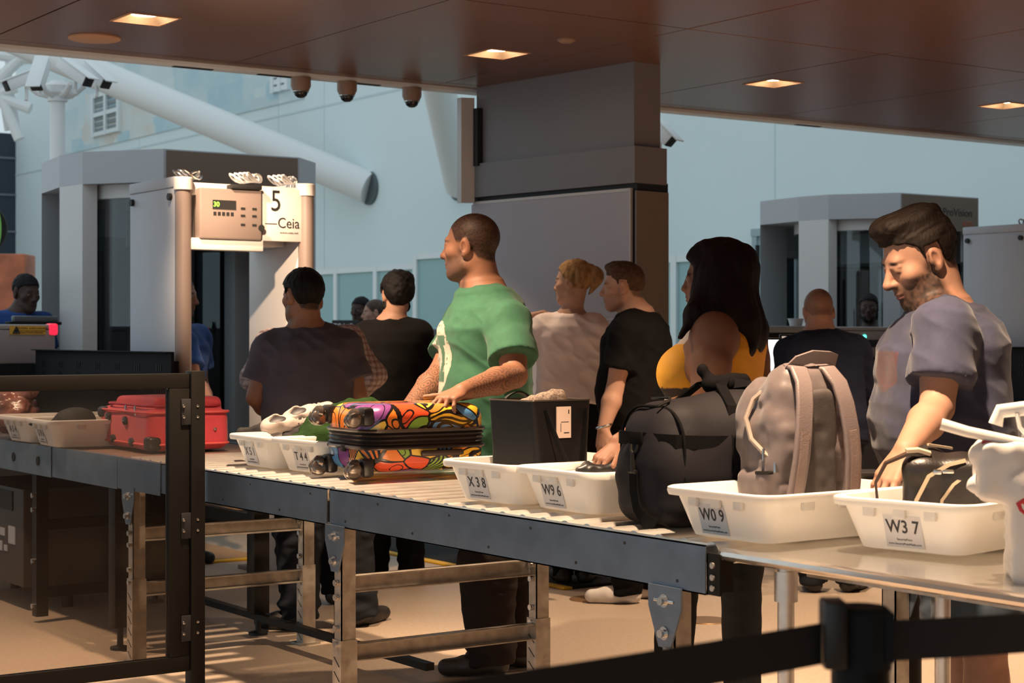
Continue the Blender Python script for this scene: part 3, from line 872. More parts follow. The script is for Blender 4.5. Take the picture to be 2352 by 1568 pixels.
# far lane conveyor
root = thing('roller_conveyor', 'pale conveyor of the far lane behind the bending man', 'conveyor', (0, 7.1, 0))
MB().box((-10.0, YF, ZT - .20), (-6.4, YF + .04, ZT + .01)).box((-10.0, YR - .04, ZT - .2), (-6.4, YR, ZT + .01)).build('side_rail', M['arch_w'], root)
MB().box((-10.0, YF + .04, ZT - .05), (-6.4, YR - .04, ZT)).build('bed', M['roller'], root)
mb = MB()
for x in (-9.8, -8.2, -6.6):
    for y in (YF + .05, YR - .05): mb.box((x - .03, y - .03, 0), (x + .03, y + .03, ZT - .2))
mb.each('leg', M['steel_raw'], root)
mb = MB()
for x in (-7.3, -7.0): mb.tube([(x, YF - .001, ZT - .08), (x, YF - .006, ZT - .08)], .03, 16)
mb.each('access_cap', M['dark'], root)
a = P(1828, 748, 13.2); 
t = thing('white_dish', 'small white plastic dish on the grey machine top left of the bald head', 'dish', Vector((a.x, a.y, 1.47)))
MB().lathe([(.0, 0), (.045, 0), (.058, .05), (.064, .052), (.064, .057), (.055, .054), (.043, .006), (0, .006)], 28).build('bowl', M['white'], t)
t['label'] = 'small white plastic dish on the grey counter left of the bald head'
a = P(1800, 770, 13.2)
c = thing('counter', 'dark grey counter behind the woman in yellow', 'counter', (a.x, a.y, 0), YAW)
MB().box((-.36, -.25, 1.42), (.26, .3, 1.47), .01).build('top', mat('counter_grey', (.22, .24, .25), .5), c)
MB().box((-.33, -.2, 0), (.23, .28, 1.42)).build('cupboard', M['blackmat'], c)
# monitors by the bending man
def monitor(px0, px1, py0, py1, D, rz, label, tint):
    q = P((px0 + px1) / 2, py1, D); zz = q.z; hh = (py1 - py0) / FPX * D; ww = (px1 - px0) / FPX * D
    t = thing('monitor', label, 'monitor', (q.x, q.y, 0), YAW + rz)
    MB().box((-ww / 2 - .012, -.015, zz - .012), (ww / 2 + .012, .03, zz + hh + .012), .006).build('bezel', M['black'], t)
    MB().box((-ww / 2, -.018, zz), (ww / 2, -.0155, zz + hh)).build('screen', tint, t)
    MB().box((-.04, .0, .78), (.04, .03, zz)).box((-.14, -.1, .765), (.14, .14, .78), .004).each('stand', M['black'], t)
monitor(1705, 1790, 780, 860, 10.4, 0, 'white lit monitor screen right behind the woman in yellow', mat('screen_white', (.9, .95, 1), .3, emis=(.92, .97, 1), estr=1.0))
monitor(1795, 1875, 772, 850, 10.8, 0, 'second monitor with a beige screen, beside the bending man', mat('screen_beige', (.8, .7, .6), .3, emis=(1, .86, .74), estr=.42))
q = P(1775, 850, 10.65)
c = thing('monitor_desk', 'dark desk carrying two monitors beside the bending man', 'desk', (q.x, q.y, 0), YAW)
MB().box((-.5, -.22, .735), (.45, .32, .765), .006).build('top', M['black'], c)
mb = MB()
for x in (-.46, .41):
    for y in (-.18, .28): mb.box((x - .02, y - .02, 0), (x + .02, y + .02, .735))
mb.each('leg', M['black'], c)

# ================================================================ metal detector arches
def arch(dx, dy, label, main):
    t = thing('metal_detector', label, 'metal detector', (-8.92 + dx, 3.92 + dy, 0))
    Wd, Dp_, H = .83, .63, 2.27; pw = .075
    for y0 in (0, Wd - pw):
        pn = MB().box((-Dp_, y0, .02), (0, y0 + pw, H - .06), .006).build('side_panel', M['arch'] if y0 == 0 else M['arch_w'], t)  # right panel paler and warmer: lamp light on it painted into the colour
        MB().box((-Dp_ - .004, y0 - .006, H - .06), (.004, y0 + pw + .006, H), .008).build('panel_cap', M['arch'], pn)
        mb = MB()
        for x in (-Dp_ + .05, -.05): mb.tube([(x, y0, H - .11), (x, y0 - .018, H - .11)], .02, 14)
        mb.each('cap_screw', M['dark'], pn)
        cc = MB()
        n = 40; rings = []
        for z in (.02, H - .075):
            rings.append([Vector((.028 + (.043 + .0018 * (i % 2)) * math.cos(2 * math.pi * i / n), y0 + pw / 2 + (.043 + .0018 * (i % 2)) * math.sin(2 * math.pi * i / n), z)) for i in range(n)])
        cc.ring_loft(rings); col = cc.build('fluted_column', M['arch_col'], t, smooth=60)
        MB().lathe([(0, H - .075), (.052, H - .075), (.052, H - .012), (.046, H - .006), (0, H - .006)], 28, Matrix.Translation((.028, y0 + pw / 2, 0))).build('column_cap', M['arch_w'], col)
    MB().box((-Dp_ + .06, pw, H - .36), (-.16, Wd - pw, H - .02), .008).box((-.17, pw, H - .10), (.022, Wd - pw, H - .03), .004).build('lintel', M['arch_w'], t)
    MB().box((-.03, pw - .004, H - .40), (.055, .51, H - .335), .006).build('shelf', M['arch_w'], t)
    # control unit with display, tilted
    cu = MB().box((-.02, .115, H - .34), (.075, .492, H - .06), .012).build('control_unit', M['arch_col'], t)
    MB().box((.0755, .19, H - .175), (.078, .33, H - .125)).build('display', M['ink'], cu)
    if main: text_obj('display_digits', '30', .038, mat('led_green', (.2, 1, .05), .4, emis=(.35, 1, .05), estr=3), cu, (.0785, .212, H - .15), (R(90), 0, R(90)))
    mb = MB()
    for i in range(5): mb.box((.0755, .195 + i * .026, H - .21), (.077, .212 + i * .026, H - .19))
    for y in (.36, .43):
        for z in (.16, .20, .25): mb.box((.0755, y, H - z - .012), (.078, y + .026, H - z))
    mb.tube([(.075, .485, H - .27), (.085, .485, H - .27)], .018, 14)
    mb.each('button', M['ink'], cu)
    sg = MB().box((.02, .508, H - .34), (.045, .765, H - .04), .006).build('sign_plate', M['arch_w'], t)
    if main:
        text_obj('sign_number', '5', .17, M['ink'], sg, (.046, .592, H - .118), (R(90), 0, R(90)), .001, .85)
        text_obj('sign_logo', 'Ceia', .085, M['ink'], sg, (.046, .672, H - .238), (R(90), 0, R(90)), .001, .9)
        text_obj('sign_line', 'www.ceia.net', .018, M['ink'], sg, (.046, .675, H - .29), (R(90), 0, R(90)), .0005, 1.2)
        MB().box((.046, .525, H - .245), (.0465, .60, H - .24)).build('sign_rule', M['ink'], sg)
        MB().box((.0, .30, H - .06), (.09, .485, H - .035), .004).build('top_bracket', M['dark'], t)
    for yy, k in ((.44, 5), (.68, 4), (.10, 3)):
        mb = MB()
        for j in range(k):
            ph = j * 1.3
            mb.tube([(-.08 + .02 * j + .05 * math.cos(ph + a), yy + .07 * math.sin(ph * .7 + a) + .01 * j, H - .01 + .022 * (1 + math.sin(a * 1.7 + ph)) + .004) for a in [i * .42 for i in range(15)]], .006, 6)
        mb.build('cable_coil', M['white'] if yy > .2 else M['chrome'], t)
    MB().box((-Dp_ - .05, -.05, 0), (.09, pw + .05, .022), .004).box((-Dp_ - .05, Wd - pw - .05, 0), (.09, Wd + .05, .022), .004).each('base_plate', M['arch_col'], t)
arch(0, 0, 'grey metal detector arch with the number 5 above it', True)
arch(0, 7.1, 'grey metal detector arch at the right edge behind the bearded man', False)

# ================================================================ body scanners
def scanner(dx, dy, label, brand):
    ox, oy = -11.5 + dx, 4.97 + dy
    t = thing('body_scanner', label, 'body scanner', (ox, oy, 0)); H = 2.71
    # plan outline, entrance face on x=0 between y=0 and 1.07
    # cross section symmetric in x about x=-.9
    L = 1.8
    out = [(0, 0), (0, 1.07), (-.30, 1.36), (-L + .30, 1.36), (-L, 1.07), (-L, 0), (-L + .30, -.36), (-.50, -.39), (-.30, -.30)]
    out = [(0, 0), (0, 1.07), (-.29, 1.36), (-.88, 1.45), (-L + .29, 1.36), (-L, 1.07), (-L, 0), (-L + .29, -.34), (-.88, -.43), (-.53, -.39)]
    rd = MB().prism(out, H - .23, H); head = rd.build('header', M['scan'], t, smooth=0)
    MB().box((.001, .02, H - .33), (.012, 1.05, H - .01)).build('header_fascia', M['scan_shade'], t)
    MB().prism(out, 0, .12).build('floor_base', M['blackmat'], t, smooth=0)
    # corner posts
    for nm, poly in (('entry_post', [(0, 0), (0, .10), (-.12, .10), (-.12, -.1)]), ('entry_post', [(0, .97), (0, 1.07), (-.29, 1.36), (-.29, 1.2), (-.12, .97)]),
                     ('corner_column', [(-.53, -.39), (-.88, -.43), (-.88, -.30), (-.53, -.28)]), ('exit_post', [(-L, .97), (-L, 1.07), (-L + .29, 1.36), (-L + .29, 1.2)]),
                     ('exit_post', [(-L, 0), (-L, .1), (-L + .2, .1), (-L + .29, -.34)])):
        MB().prism(poly, .12, H - .23).build(nm, M['scan_lt'] if nm == 'corner_column' else M['scan'], t, smooth=0)
    # curved glass walls
    for sgn, cy in ((-1, .52), (1, .55)):
        rings_o, rings_i = [], []
        for r, acc in ((.80, rings_o), (.785, rings_i)):
            for a in np.linspace(-62 if sgn < 0 else -104, 62, 33):  # far arc carried round the exit to darken the view through the cabin
                acc.append((-.78 + r * math.sin(R(a)), cy + sgn * r * math.cos(R(a))))
        poly = rings_o + rings_i[::-1]
        for nm, z0, z1, m in (('curved_glass', .62, H - .33 if sgn < 0 else 2.1, M['glass'] if sgn < 0 else M['glass_dk']), ('upper_panel', 2.1 if sgn > 0 else H - .335, H - .328, M['scan']), ('top_channel', H - .33, H - .232, M['scan_lt']), ('bottom_channel', .50, .62, M['scan_lt']), ('lower_panel', .12, .50, M['scan'])):
            mb = MB()
            n = len(rings_o)
            A0 = [Vector((x, y, z0)) for x, y in rings_o]; A1 = [Vector((x, y, z1)) for x, y in rings_o]
            B0 = [Vector((x, y, z0)) for x, y in rings_i]; B1 = [Vector((x, y, z1)) for x, y in rings_i]
            mb.ring_loft([[A0[i], A1[i], B1[i], B0[i]] for i in range(n)])
            mb.build(nm, m, t, smooth=60)
    MB().box((-L + .02, .0, .12), (-L + .035, .50, 2.2)).build('exit_dark_sheet', M['glass_dk'], t)  # dark sheet added so the bright hall beyond the exit reads dark
    MB().box((-L + .01, .0, 2.18), (-L + .05, 1.07, H - .23)).build('rear_fascia', M['scan'], t)
    # rotating mast inside
    MB().box((-1.05, .95, .3), (-.85, 1.25, 2.3), .03).box((-1.22, .45, 2.1), (-.40, 1.3, 2.40), .02).build('antenna_mast', M['scan'], t)
    MB().box((-1.5, .2, .12), (-.2, .95, .135)).build('foot_mat', M['tan_mat'], t)
    MB().cyl((-.25, .25, .12), (-.25, .25, 2.38), .09, 24).build('inner_column', M['dark'], t)
    if brand:
        text_obj('brand_text', 'ProVision', .105, M['ink'], t, (.014, .76, H - .155), (R(90), 0, R(90)), .001, 1, 'CENTER')
        text_obj('brand_text', 'ATD', .07, mat('brand_red', (.5, .1, .05), .5), t, (.014, .90, H - .26), (R(90), 0, R(90)), .001)
    return t
scanner(0, 0, 'tall grey body scanner cabin with curved glass behind the metal detector', False)
scanner(.3, 7.1, 'tall grey body scanner cabin behind the bearded man at the right', True)
# ================================================================ glass screen, stanchions, table
t = thing('glass_screen', 'black framed glass screen panel in front of the pink suitcase', 'glass screen', (-6.31, 2.82, 0))
y0, y1 = -1.7, -.078
MB().box((-.02, y0, 1.195), (.02, .006, 1.253), .003).build('top_rail', M['black'], t)
MB().box((-.02, y0, .10), (.02, .006, .16), .003).build('bottom_rail', M['black'], t)
MB().box((-.02, y1, .16), (.02, .006, 1.195), .003).build('stile', M['black'], t)
MB().box((-.03, .009, 0), (.03, .068, 1.262), .004).build('post', M['black'], t)
MB().box((-.004, y0, .16), (.004, y1, 1.195)).build('pane', M['plexi'], t)
for z in (1.104, .664, .267):
    h = MB().box((.0205, -.03, z - .05), (.026, .045, z + .05), .002).build('hinge_plate', M['dark'], t)
    mb = MB()
    for y in (-.022, .036):
        for dz in (-.02, .022): mb.lathe([(0, 0), (.007, 0), (.005, .006), (0, .007)], 12, Matrix.Translation((.026, y, z + dz)) @ Matrix.Rotation(R(90), 4, 'Y'))
    mb.each('bolt', M['chrome'], h)

def belt(label, pa, pb):
    a, b = Vector(pa), Vector(pb)
    d = (b - a).normalized(); o = (a + b) / 2
    t = thing('barrier_belt', label, 'barrier belt', o)
    n = Vector((-d.y, d.x, 0)) * .0012
    A, B = a - o, b - o; zz = Vector((0, 0, .025))
    rings = []
    for i in range(13):
        s = i / 12; p = A.lerp(B, s) - Vector((0, 0, .002 * math.sin(math.pi * s)))
        rings.append([p + n + zz, p - n + zz, p - n - zz, p + n - zz])
    MB().ring_loft(rings).build('webbing', mat('belt_webbing', (.012, .012, .014), .7, bump=.1, bscale=700), t)
def stanchion(q, label, heads=True):
    t = thing('stanchion', label, 'stanchion', (q.x, q.y, 0), YAW)
    MB().cyl((0, 0, .02), (0, 0, 1.0), .036, 32).build('post', M['black'], t)
    MB().lathe([(0, 0), (.18, 0), (.18, .012), (.10, .03), (.04, .04), (0, .04)], 40).build('base', M['black'], t)
    MB().lathe([(0, .99), (.038, .99), (.038, 1.06), (.032, 1.066), (0, 1.066)], 32).build('belt_cassette', M['blackmat'], t)
    if heads:
        MB().box((-.052, -.045, .995), (-.024, .0, 1.078), .004).build('receiver_clip', mat('clip_black', (.03, .022, .018), .4), t)
        MB().box((.024, -.03, 1.0), (.037, .012, 1.062), .003).build('receiver_clip', M['blackmat'], t)
qs = P(1976, 1475, 2.16); stanchion(qs, 'black stanchion with belt cassette in the near foreground')
stanchion(on_Y(2092, 1400, 4.5), 'black stanchion post standing behind the steel table', False)
zb = 1.025
belt('out of focus black barrier belt running left from the near stanchion', P(1886, 1475, 2.13)*Vector((1, 1, 0)) + Vector((0, 0, zb)), P(760, 1475, 1.69)*Vector((1, 1, 0)) + Vector((0, 0, zb)))
belt('out of focus black barrier belt running right from the near stanchion', P(2040, 1475, 2.15)*Vector((1, 1, 0)) + Vector((0, 0, zb)), P(2700, 1475, 2.30)*Vector((1, 1, 0)) + Vector((0, 0, zb)))

t = thing('steel_table', 'shiny stainless steel table with rounded edge and tube legs', 'table', (-3.32, 2.93, 0))
L, Wd = 2.3, .77
sec = [(0, .842), (-.012, .846), (-.018, .854), (-.014, .863), (.0, .866), (.05, .866 - .001)]
prof = [Vector((0, y, z)) for y, z in [(.02, .836), (.0, .836), (-.014, .841), (-.019, .850), (-.015, .860), (-.003, .866), (.012, .866)]]
back = [Vector((0, Wd - p.y, p.z)) for p in reversed(prof)]
ring = prof + back
MB().ring_loft([[p + Vector((0.0, .01 if p.y < .1 else -.01, 0)) for p in ring], [p + Vector((.02, 0, 0)) for p in ring], [p + Vector((L, 0, 0)) for p in ring]]).build('table_top', M['table'], t)
MB().box((.10, .20, .79), (L, .23, .835)).box((.10, Wd - .23, .79), (L, Wd - .20, .835)).box((.10, .23, .79), (.13, Wd - .23, .835)).build('apron', M['steel_raw'], t)
for x in (.13, L - .1):
    for y in (.10, Wd - .10):
        lg = MB().cyl((x, y, .03), (x, y, .835), .021, 24).build('leg', M['roller'], t)
        MB().cyl((x, y, .74), (x, y, .815), .029, 24).build('leg_socket', M['roller'], lg)
        MB().lathe([(0, 0), (.024, 0), (.024, .03), (0, .04)], 16, Matrix.Translation((x, y, 0))).build('foot', M['dark'], lg)

# ================================================================ plastic trays
M['tray'] = frosted('tray_plastic', (.88, .86, .82), .22, .32)
M['paper'] = mat('label_paper', (.62, .60, .60), .6)
ZC = ZT + .008
tray_mesh = None
BX, BY, BH = .150, .240, .130
def tray_geo():
    tx, ty = BX + .036, BY + .036
    r = []
    r.append(rrect(BX - .02, BY - .02, .03, .0)); r.append(rrect(BX - .004, BY - .004, .042, .004)); r.append(rrect(BX, BY, .045, .012))
    r.append(rrect(tx - .004, ty - .004, .055, BH - .022)); r.append(rrect(tx + .016, ty + .016, .062, BH - .022)); r.append(rrect(tx + .019, ty + .019, .063, BH - .012))
    r.append(rrect(tx + .018, ty + .018, .063, BH - .003)); r.append(rrect(tx + .012, ty + .012, .06, BH)); r.append(rrect(tx - .006, ty - .006, .055, BH - .002))
    r.append(rrect(BX - .004, BY - .004, .042, .014)); r.append(rrect(BX - .02, BY - .02, .03, .006))
    mb = MB().ring_loft(r)
    # stacking ribs under the rim
    for sy in (-1, 1):
        for x in (-.085, .0, .085): mb.box((x - .016, sy * (ty - .002) - .006, BH - .046), (x + .016, sy * (ty - .002) + .006, BH - .018), .003)
    for sx in (-1, 1):
        for y in (-.13, 0, .13): mb.box((sx * (tx - .002) - .006, y - .02, BH - .046), (sx * (tx - .002) + .006, y + .02, BH - .018), .003)
    return mb.mesh('tray')
def tray(pl, pr, code, label, sx=1., zoff=0., rz=None, lx=-.035):
    global tray_mesh
    a = on_z(*pl, ZC); b = on_z(*pr, ZC)
    d = b - a; ang = math.atan2(d.y, d.x) if rz is None else rz
    mid = (a + b) / 2
    loc = mid + Vector((-math.sin(ang), math.cos(ang), 0)) * BY
    t = thing('plastic_tray', label, 'tray', (loc.x, loc.y, ZC + zoff), ang, 'white security trays')
    if tray_mesh is None:
        tray_mesh = tray_geo(); tray_mesh.materials.append(M['tray'])
    o = link('tray_body', tray_mesh, None, t)
    tilt = math.atan2(.036, BH)
    def face(z, off): return -BY - .036 * z / BH - off
    lw, z0, z1 = .052, .012, .106
    lb = MB().ring_loft([[Vector((lx - lw, face(z0, .0012), z0)), Vector((lx + lw, face(z0, .0012), z0)), Vector((lx + lw, face(z1, .0012), z1)), Vector((lx - lw, face(z1, .0012), z1))],
                         [Vector((lx - lw, face(z0, .0004), z0)), Vector((lx + lw, face(z0, .0004), z0)), Vector((lx + lw, face(z1, .0004), z1)), Vector((lx - lw, face(z1, .0004), z1))]]).build('number_label', M['paper'], t)
    text_obj('label_text', code, .046, M['ink'], lb, (lx, face(.062, .0016), .062), (R(90) + tilt, 0, 0), .0004, .86, 'CENTER', .0006)
    text_obj('label_small_text', 'SecurityPoint', .008, M['ink'], lb, (lx, face(.032, .0016), .032), (R(90) + tilt, 0, 0), .0002)
    text_obj('label_small_text', 'www.SecurityPointMedia.com', .0075, M['ink'], lb, (lx, face(.021, .0016), .021), (R(90) + tilt, 0, 0), .0002)
    return t
tray((18, 1011), (72, 1018), 'A 5 4', 'white tray with code A54 at the far left of the belt')
tray((75, 1019), (141, 1031), 'U 9 6', 'white tray with code U96 holding a black cap', lx=-.03)
tray((563, 1069), (624, 1078), 'X 5 1', 'white tray with code X51 holding jeans and shoes')
tray((670, 1082), (733, 1089), 'T 4 4', 'white tray with code T44 holding a green fleece', lx=.0)
tray((1060, 1147), (1182, 1162), 'X 3 8', 'white tray with code X38 holding the black tote', lx=-.03)
tray((1226, 1166), (1362, 1185), 'W9 6', 'white tray with code W96 left of the dark duffel bag', lx=-.03)
tray((1593, 1230), (1743, 1251), 'W0 9', 'white tray with code W09 holding the grey backpack', lx=-.03)
tray((1967, 1257), (2205, 1281), 'W3 7', 'brightly lit white tray with code W37 on the steel table', lx=.0)

# ================================================================ bright patterned suitcase
def pop_pattern():
    m = bpy.data.materials.new('colourful_pattern'); m.use_nodes = True
    n = m.node_tree.nodes; l = m.node_tree.links; b = n['Principled BSDF']; b.inputs['Roughness'].default_value = .22; b.inputs['Coat Weight'].default_value = .4
    tc = n.new('ShaderNodeTexCoord')
    nz = n.new('ShaderNodeTexNoise'); nz.inputs['Scale'].default_value = 7; nz.inputs['Detail'].default_value = 0; l.new(tc.outputs['Object'], nz.inputs['Vector'])
    va = n.new('ShaderNodeVectorMath'); va.operation = 'MULTIPLY_ADD'; va.inputs[1].default_value = (.16, .16, .16)
    l.new(nz.outputs['Color'], va.inputs[0]); l.new(tc.outputs['Object'], va.inputs[2])
    mp = n.new('ShaderNodeMapping'); mp.inputs['Scale'].default_value = (1, .8, 1.1); mp.inputs['Rotation'].default_value = (.4, .3, .5); l.new(va.outputs[0], mp.inputs[0])
    v = n.new('ShaderNodeTexVoronoi'); v.inputs['Scale'].default_value = 11; l.new(mp.outputs[0], v.inputs['Vector'])
    ve = n.new('ShaderNodeTexVoronoi'); ve.feature = 'DISTANCE_TO_EDGE'; ve.inputs['Scale'].default_value = 11; l.new(mp.outputs[0], ve.inputs['Vector'])
    sp = n.new('ShaderNodeSeparateColor'); l.new(v.outputs['Color'], sp.inputs[0])
    r = n.new('ShaderNodeValToRGB'); r.color_ramp.interpolation = 'CONSTANT'; e = r.color_ramp.elements
    cs = [(0, (.85, .22, .03)), (.2, (.9, .50, .04)), (.38, (.75, .09, .03)), (.52, (.95, .62, .10)), (.66, (.10, .28, .55)), (.76, (.85, .25, .05)), (.87, (.22, .06, .24)), (.94, (.25, .42, .06))]
    e[0].position, e[0].color = cs[0][0], (*cs[0][1], 1); e[1].position, e[1].color = cs[1][0], (*cs[1][1], 1)
    for p_, c in cs[2:]: x = e.new(p_); x.color = (*c, 1)
    l.new(sp.outputs[0], r.inputs[0])
    wv = n.new('ShaderNodeTexWave'); wv.inputs['Scale'].default_value = 22; wv.inputs['Distortion'].default_value = 1.5; l.new(mp.outputs[0], wv.inputs['Vector'])
    g1 = n.new('ShaderNodeMath'); g1.operation = 'GREATER_THAN'; g1.inputs[1].default_value = .82; l.new(sp.outputs[1], g1.inputs[0])
    g2 = n.new('ShaderNodeMath'); g2.operation = 'GREATER_THAN'; g2.inputs[1].default_value = .5; l.new(wv.outputs['Fac'], g2.inputs[0])
    g3 = n.new('ShaderNodeMath'); g3.operation = 'MULTIPLY'; l.new(g1.outputs[0], g3.inputs[0]); l.new(g2.outputs[0], g3.inputs[1])
    ed = n.new('ShaderNodeMath'); ed.operation = 'LESS_THAN'; ed.inputs[1].default_value = .045; l.new(ve.outputs['Distance'], ed.inputs[0])
    # arcs inside cells
    a1 = n.new('ShaderNodeMath'); a1.operation = 'SUBTRACT'; a1.inputs[1].default_value = .34; l.new(v.outputs['Distance'], a1.inputs[0])
    a2 = n.new('ShaderNodeMath'); a2.operation = 'ABSOLUTE'; l.new(a1.outputs[0], a2.inputs[0])
    a3 = n.new('ShaderNodeMath'); a3.operation = 'LESS_THAN'; a3.inputs[1].default_value = .022; l.new(a2.outputs[0], a3.inputs[0])
    a4 = n.new('ShaderNodeMath'); a4.operation = 'LESS_THAN'; a4.inputs[1].default_value = .5; l.new(sp.outputs[2], a4.inputs[0])
    a5 = n.new('ShaderNodeMath'); a5.operation = 'MULTIPLY'; l.new(a3.outputs[0], a5.inputs[0]); l.new(a4.outputs[0], a5.inputs[1])
    mx = n.new('ShaderNodeMath'); mx.operation = 'MAXIMUM'; l.new(g3.outputs[0], mx.inputs[0]); l.new(ed.outputs[0], mx.inputs[1])
    mx2 = n.new('ShaderNodeMath'); mx2.operation = 'MAXIMUM'; l.new(mx.outputs[0], mx2.inputs[0]); l.new(a5.outputs[0], mx2.inputs[1])
    m2 = n.new('ShaderNodeMix'); m2.data_type = 'RGBA'; l.new(mx2.outputs[0], m2.inputs[0]); l.new(r.outputs[0], m2.inputs[6]); m2.inputs[7].default_value = (.012, .01, .01, 1)
    l.new(m2.outputs[2], b.inputs['Base Color']); return m
t = thing('hard_suitcase', 'bright multicoloured patterned hard suitcase lying on the rollers', 'suitcase', (-5.605, 3.135 + .255, ZT + .008), R(-1.5))
hx, hy = .185, .255
pm = pop_pattern()
def shell(z0, z1, up):
    r = []
    for k in range(7):
        a = k / 6 * math.pi / 2; i = .055 * (1 - math.sin(a)); zz = (z1 - .055 + .055 * math.cos(a)) if up else (z0 + .055 - .055 * math.cos(a))
        r.append(rrect(hx - i, hy - i, .085 - i * .4, zz))
    r.append(rrect(hx, hy, .085, z0 if up else z1))
    return MB().ring_loft(r)
shell(.028, .120, False).build('lower_shell', pm, t); shell(.178, .275, True).build('upper_shell', pm, t)
mb = MB(); rr = []
for i in range(17):
    z = .118 + i * .062 / 16; rr.append(rrect(hx + .004 + .003 * math.cos(i * math.pi / 2), hy + .004 + .003 * math.cos(i * math.pi / 2), .088, z))
bd = mb.ring_loft(rr).build('zip_band', mat('suitcase_band', (.022, .016, .014), .3, bump=.05, bscale=300), t)
for z in (.118, .180):
    MB().ring_loft([rrect(hx + .009, hy + .009, .09, z - .006), rrect(hx + .012, hy + .012, .092, z), rrect(hx + .009, hy + .009, .09, z + .006)]).build('edge_binding', mat('binding_brown', (.035, .024, .02), .28), bd)
wm = mat('wheel_gunmetal', (.20, .17, .15), .22, metal=.75)
for sx in (-1, 1):
    for z, up in ((.048, 0), (.232, 1)):
        x = sx * (hx - .045)
        w_ = MB().box((x - .034, -hy - .016, z - .034), (x + .034, -hy + .03, z + .034), .014).cyl((x, -hy - .01, z), (x, -hy - .035, z - .006), .018, 16).build('castor_mount', mat('castor_black', (.02, .017, .016), .35), t)
        for dx in (-.013, .013):
            Mx = Matrix.Translation((x + dx, -hy - .042, z - .012)) @ Matrix.Rotation(R(90 + sx * 14), 4, 'Y')
            MB().lathe([(0, -.010), (.022, -.010), (.029, -.005), (.03, 0), (.029, .005), (.022, .010), (.010, .012), (0, .013)], 24, Mx).build('wheel', wm, w_)
        MB().lathe([(0, -.018), (.018, -.016), (.027, -.004), (.024, .012), (.01, .024), (0, .026)], 20, Matrix.Translation((x, -hy - .036, z + .006)) @ Matrix.Rotation(R(80), 4, 'X')).build('castor_cap', wm, w_)
MB().box((hx + .004, -.05, .085), (hx + .022, .13, .107), .008).build('side_handle', mat('handle_brown', (.05, .032, .026), .4), t)
MB().box((-.02, -hy - .012, .10), (.02, -hy - .004, .125), .004).build('zip_clip', M['black'], t)

# ================================================================ pink suitcase
pk = mat('pink_nylon', (.62, .055, .075), .6, bump=.12, bscale=420, var=.06, vscale=30, sheen=.2)
pkd = mat('pink_piping', (.70, .10, .10), .45)
blk = mat('black_vinyl', (.02, .018, .018), .4)
t = thing('soft_suitcase', 'pink red soft suitcase lying on the belt behind the glass screen', 'suitcase', (-7.655, 3.11 + .20, ZT + .006), R(-2))
f = Field((-.36, -.25, -.02), (.36, .25, .30), .008)
f.add(rbox((0, 0, .10), (.32, .20, .095), .045)).add(rbox((.0, .02, .21), (.265, .165, .035), .03), .02)
sdf_obj('body', f, pk, t, disp=lambda c: .005 * vnoise(c * 9, 2))
mb = MB()
for z in (.035, .178): mb.tube([p for p in rrect(.322, .202, .05, z)] + [rrect(.322, .202, .05, z)[0]], .0055, 8, False)
mb.build('piping', pkd, t)
mb = MB().tube(rrect(.278, .178, .05, .207) + [rrect(.278, .178, .05, .207)[0]], .006, 8, False); zp = mb.build('lid_zip', mat('zip_pink', (.42, .03, .05), .5), t)
for x in (.14, .02): MB().box((x - .008, -.197, .16), (x + .008, -.19, .205), .003).build('zip_pull', M['chrome'], zp)
MB().box((.3215, -.05, .17), (.329, -.035, .205), .003).build('zip_pull', M['chrome'], zp)
for x, z in ((-.19, .145), (.04, .135), (-.12, .045), (.12, .04)):
    ft = MB().lathe([(0, 0), (.026, 0), (.024, .008), (.014, .013), (0, .014)], 20, Matrix.Translation((x, -.2, z)) @ Matrix.Rotation(R(90), 4, 'X') @ Matrix.Diagonal((1.15, .8, 1, 1))).build('stud_foot', blk, t)
    MB().box((x - .012, -.216, z - .003), (x + .012, -.213, z + .003), .001).build('stud_slot', M['chrome'], ft)
for z0, z1 in ((.012, .075), (.135, .19)):
    f = Field((-.36, -.25, -.02), (-.18, .0, .26), .006); f.add(rbox((-.285, -.17, (z0 + z1) / 2), (.045, .04, (z1 - z0) / 2), .02))
    sdf_obj('corner_guard', f, blk, t)
f = Field((.2, -.25, -.02), (.38, -.05, .14), .006); f.add(rbox((.296, -.17, .04), (.032, .036, .034), .02)); sdf_obj('corner_guard', f, blk, t)
MB().tube([(-.31, -.10, .20), (-.36, -.11, .205), (-.37, 0, .205), (-.36, .10, .20), (-.31, .10, .19)], .014, 10, True, ((0, 0, 1), .5)).build('carry_handle', blk, t)
mb = MB()
for y in (-.03, .12): mb.lathe([(0, 0), (.009, 0), (.006, .006), (0, .007)], 12, Matrix.Translation((.321, y, .10)) @ Matrix.Rotation(R(90), 4, 'Y'))
mb.each('rivet', M['chrome'], t)

# ================================================================ black tote in tray X38
tt = thing('tote_bag', 'stiff black leather tote standing in tray X38 with paper tag', 'tote bag', (-4.62, 3.30, ZC + .012), R(4))
lt = mat('black_leather', (.006, .005, .005), .5, bump=.12, bscale=260, spec=.3)
H = .305
r = [rrect(.10, .085, .02, 0), rrect(.127, .105, .025, .004), rrect(.128, .106, .025, .02), rrect(.118, .112, .02, .15), rrect(.112, .125, .015, H), rrect(.108, .121, .014, H), rrect(.112, .10, .02, .03)]
MB().ring_loft(r).build('body', lt, tt)
MB().tube(rrect(.1125, .1255, .015, H) + [rrect(.1125, .1255, .015, H)[0]], .003, 6, False).build('rim_binding', mat('leather_edge', (.05, .035, .028), .4), tt)
def arc(x0, y0, x1, y1, h, z0, n=14, out=(0, 0)):
    return [Vector((x0 + (x1 - x0) * i / n + out[0] * math.sin(math.pi * i / n), y0 + (y1 - y0) * i / n + out[1] * math.sin(math.pi * i / n), z0 + h * math.sin(math.pi * i / n))) for i in range(n + 1)]
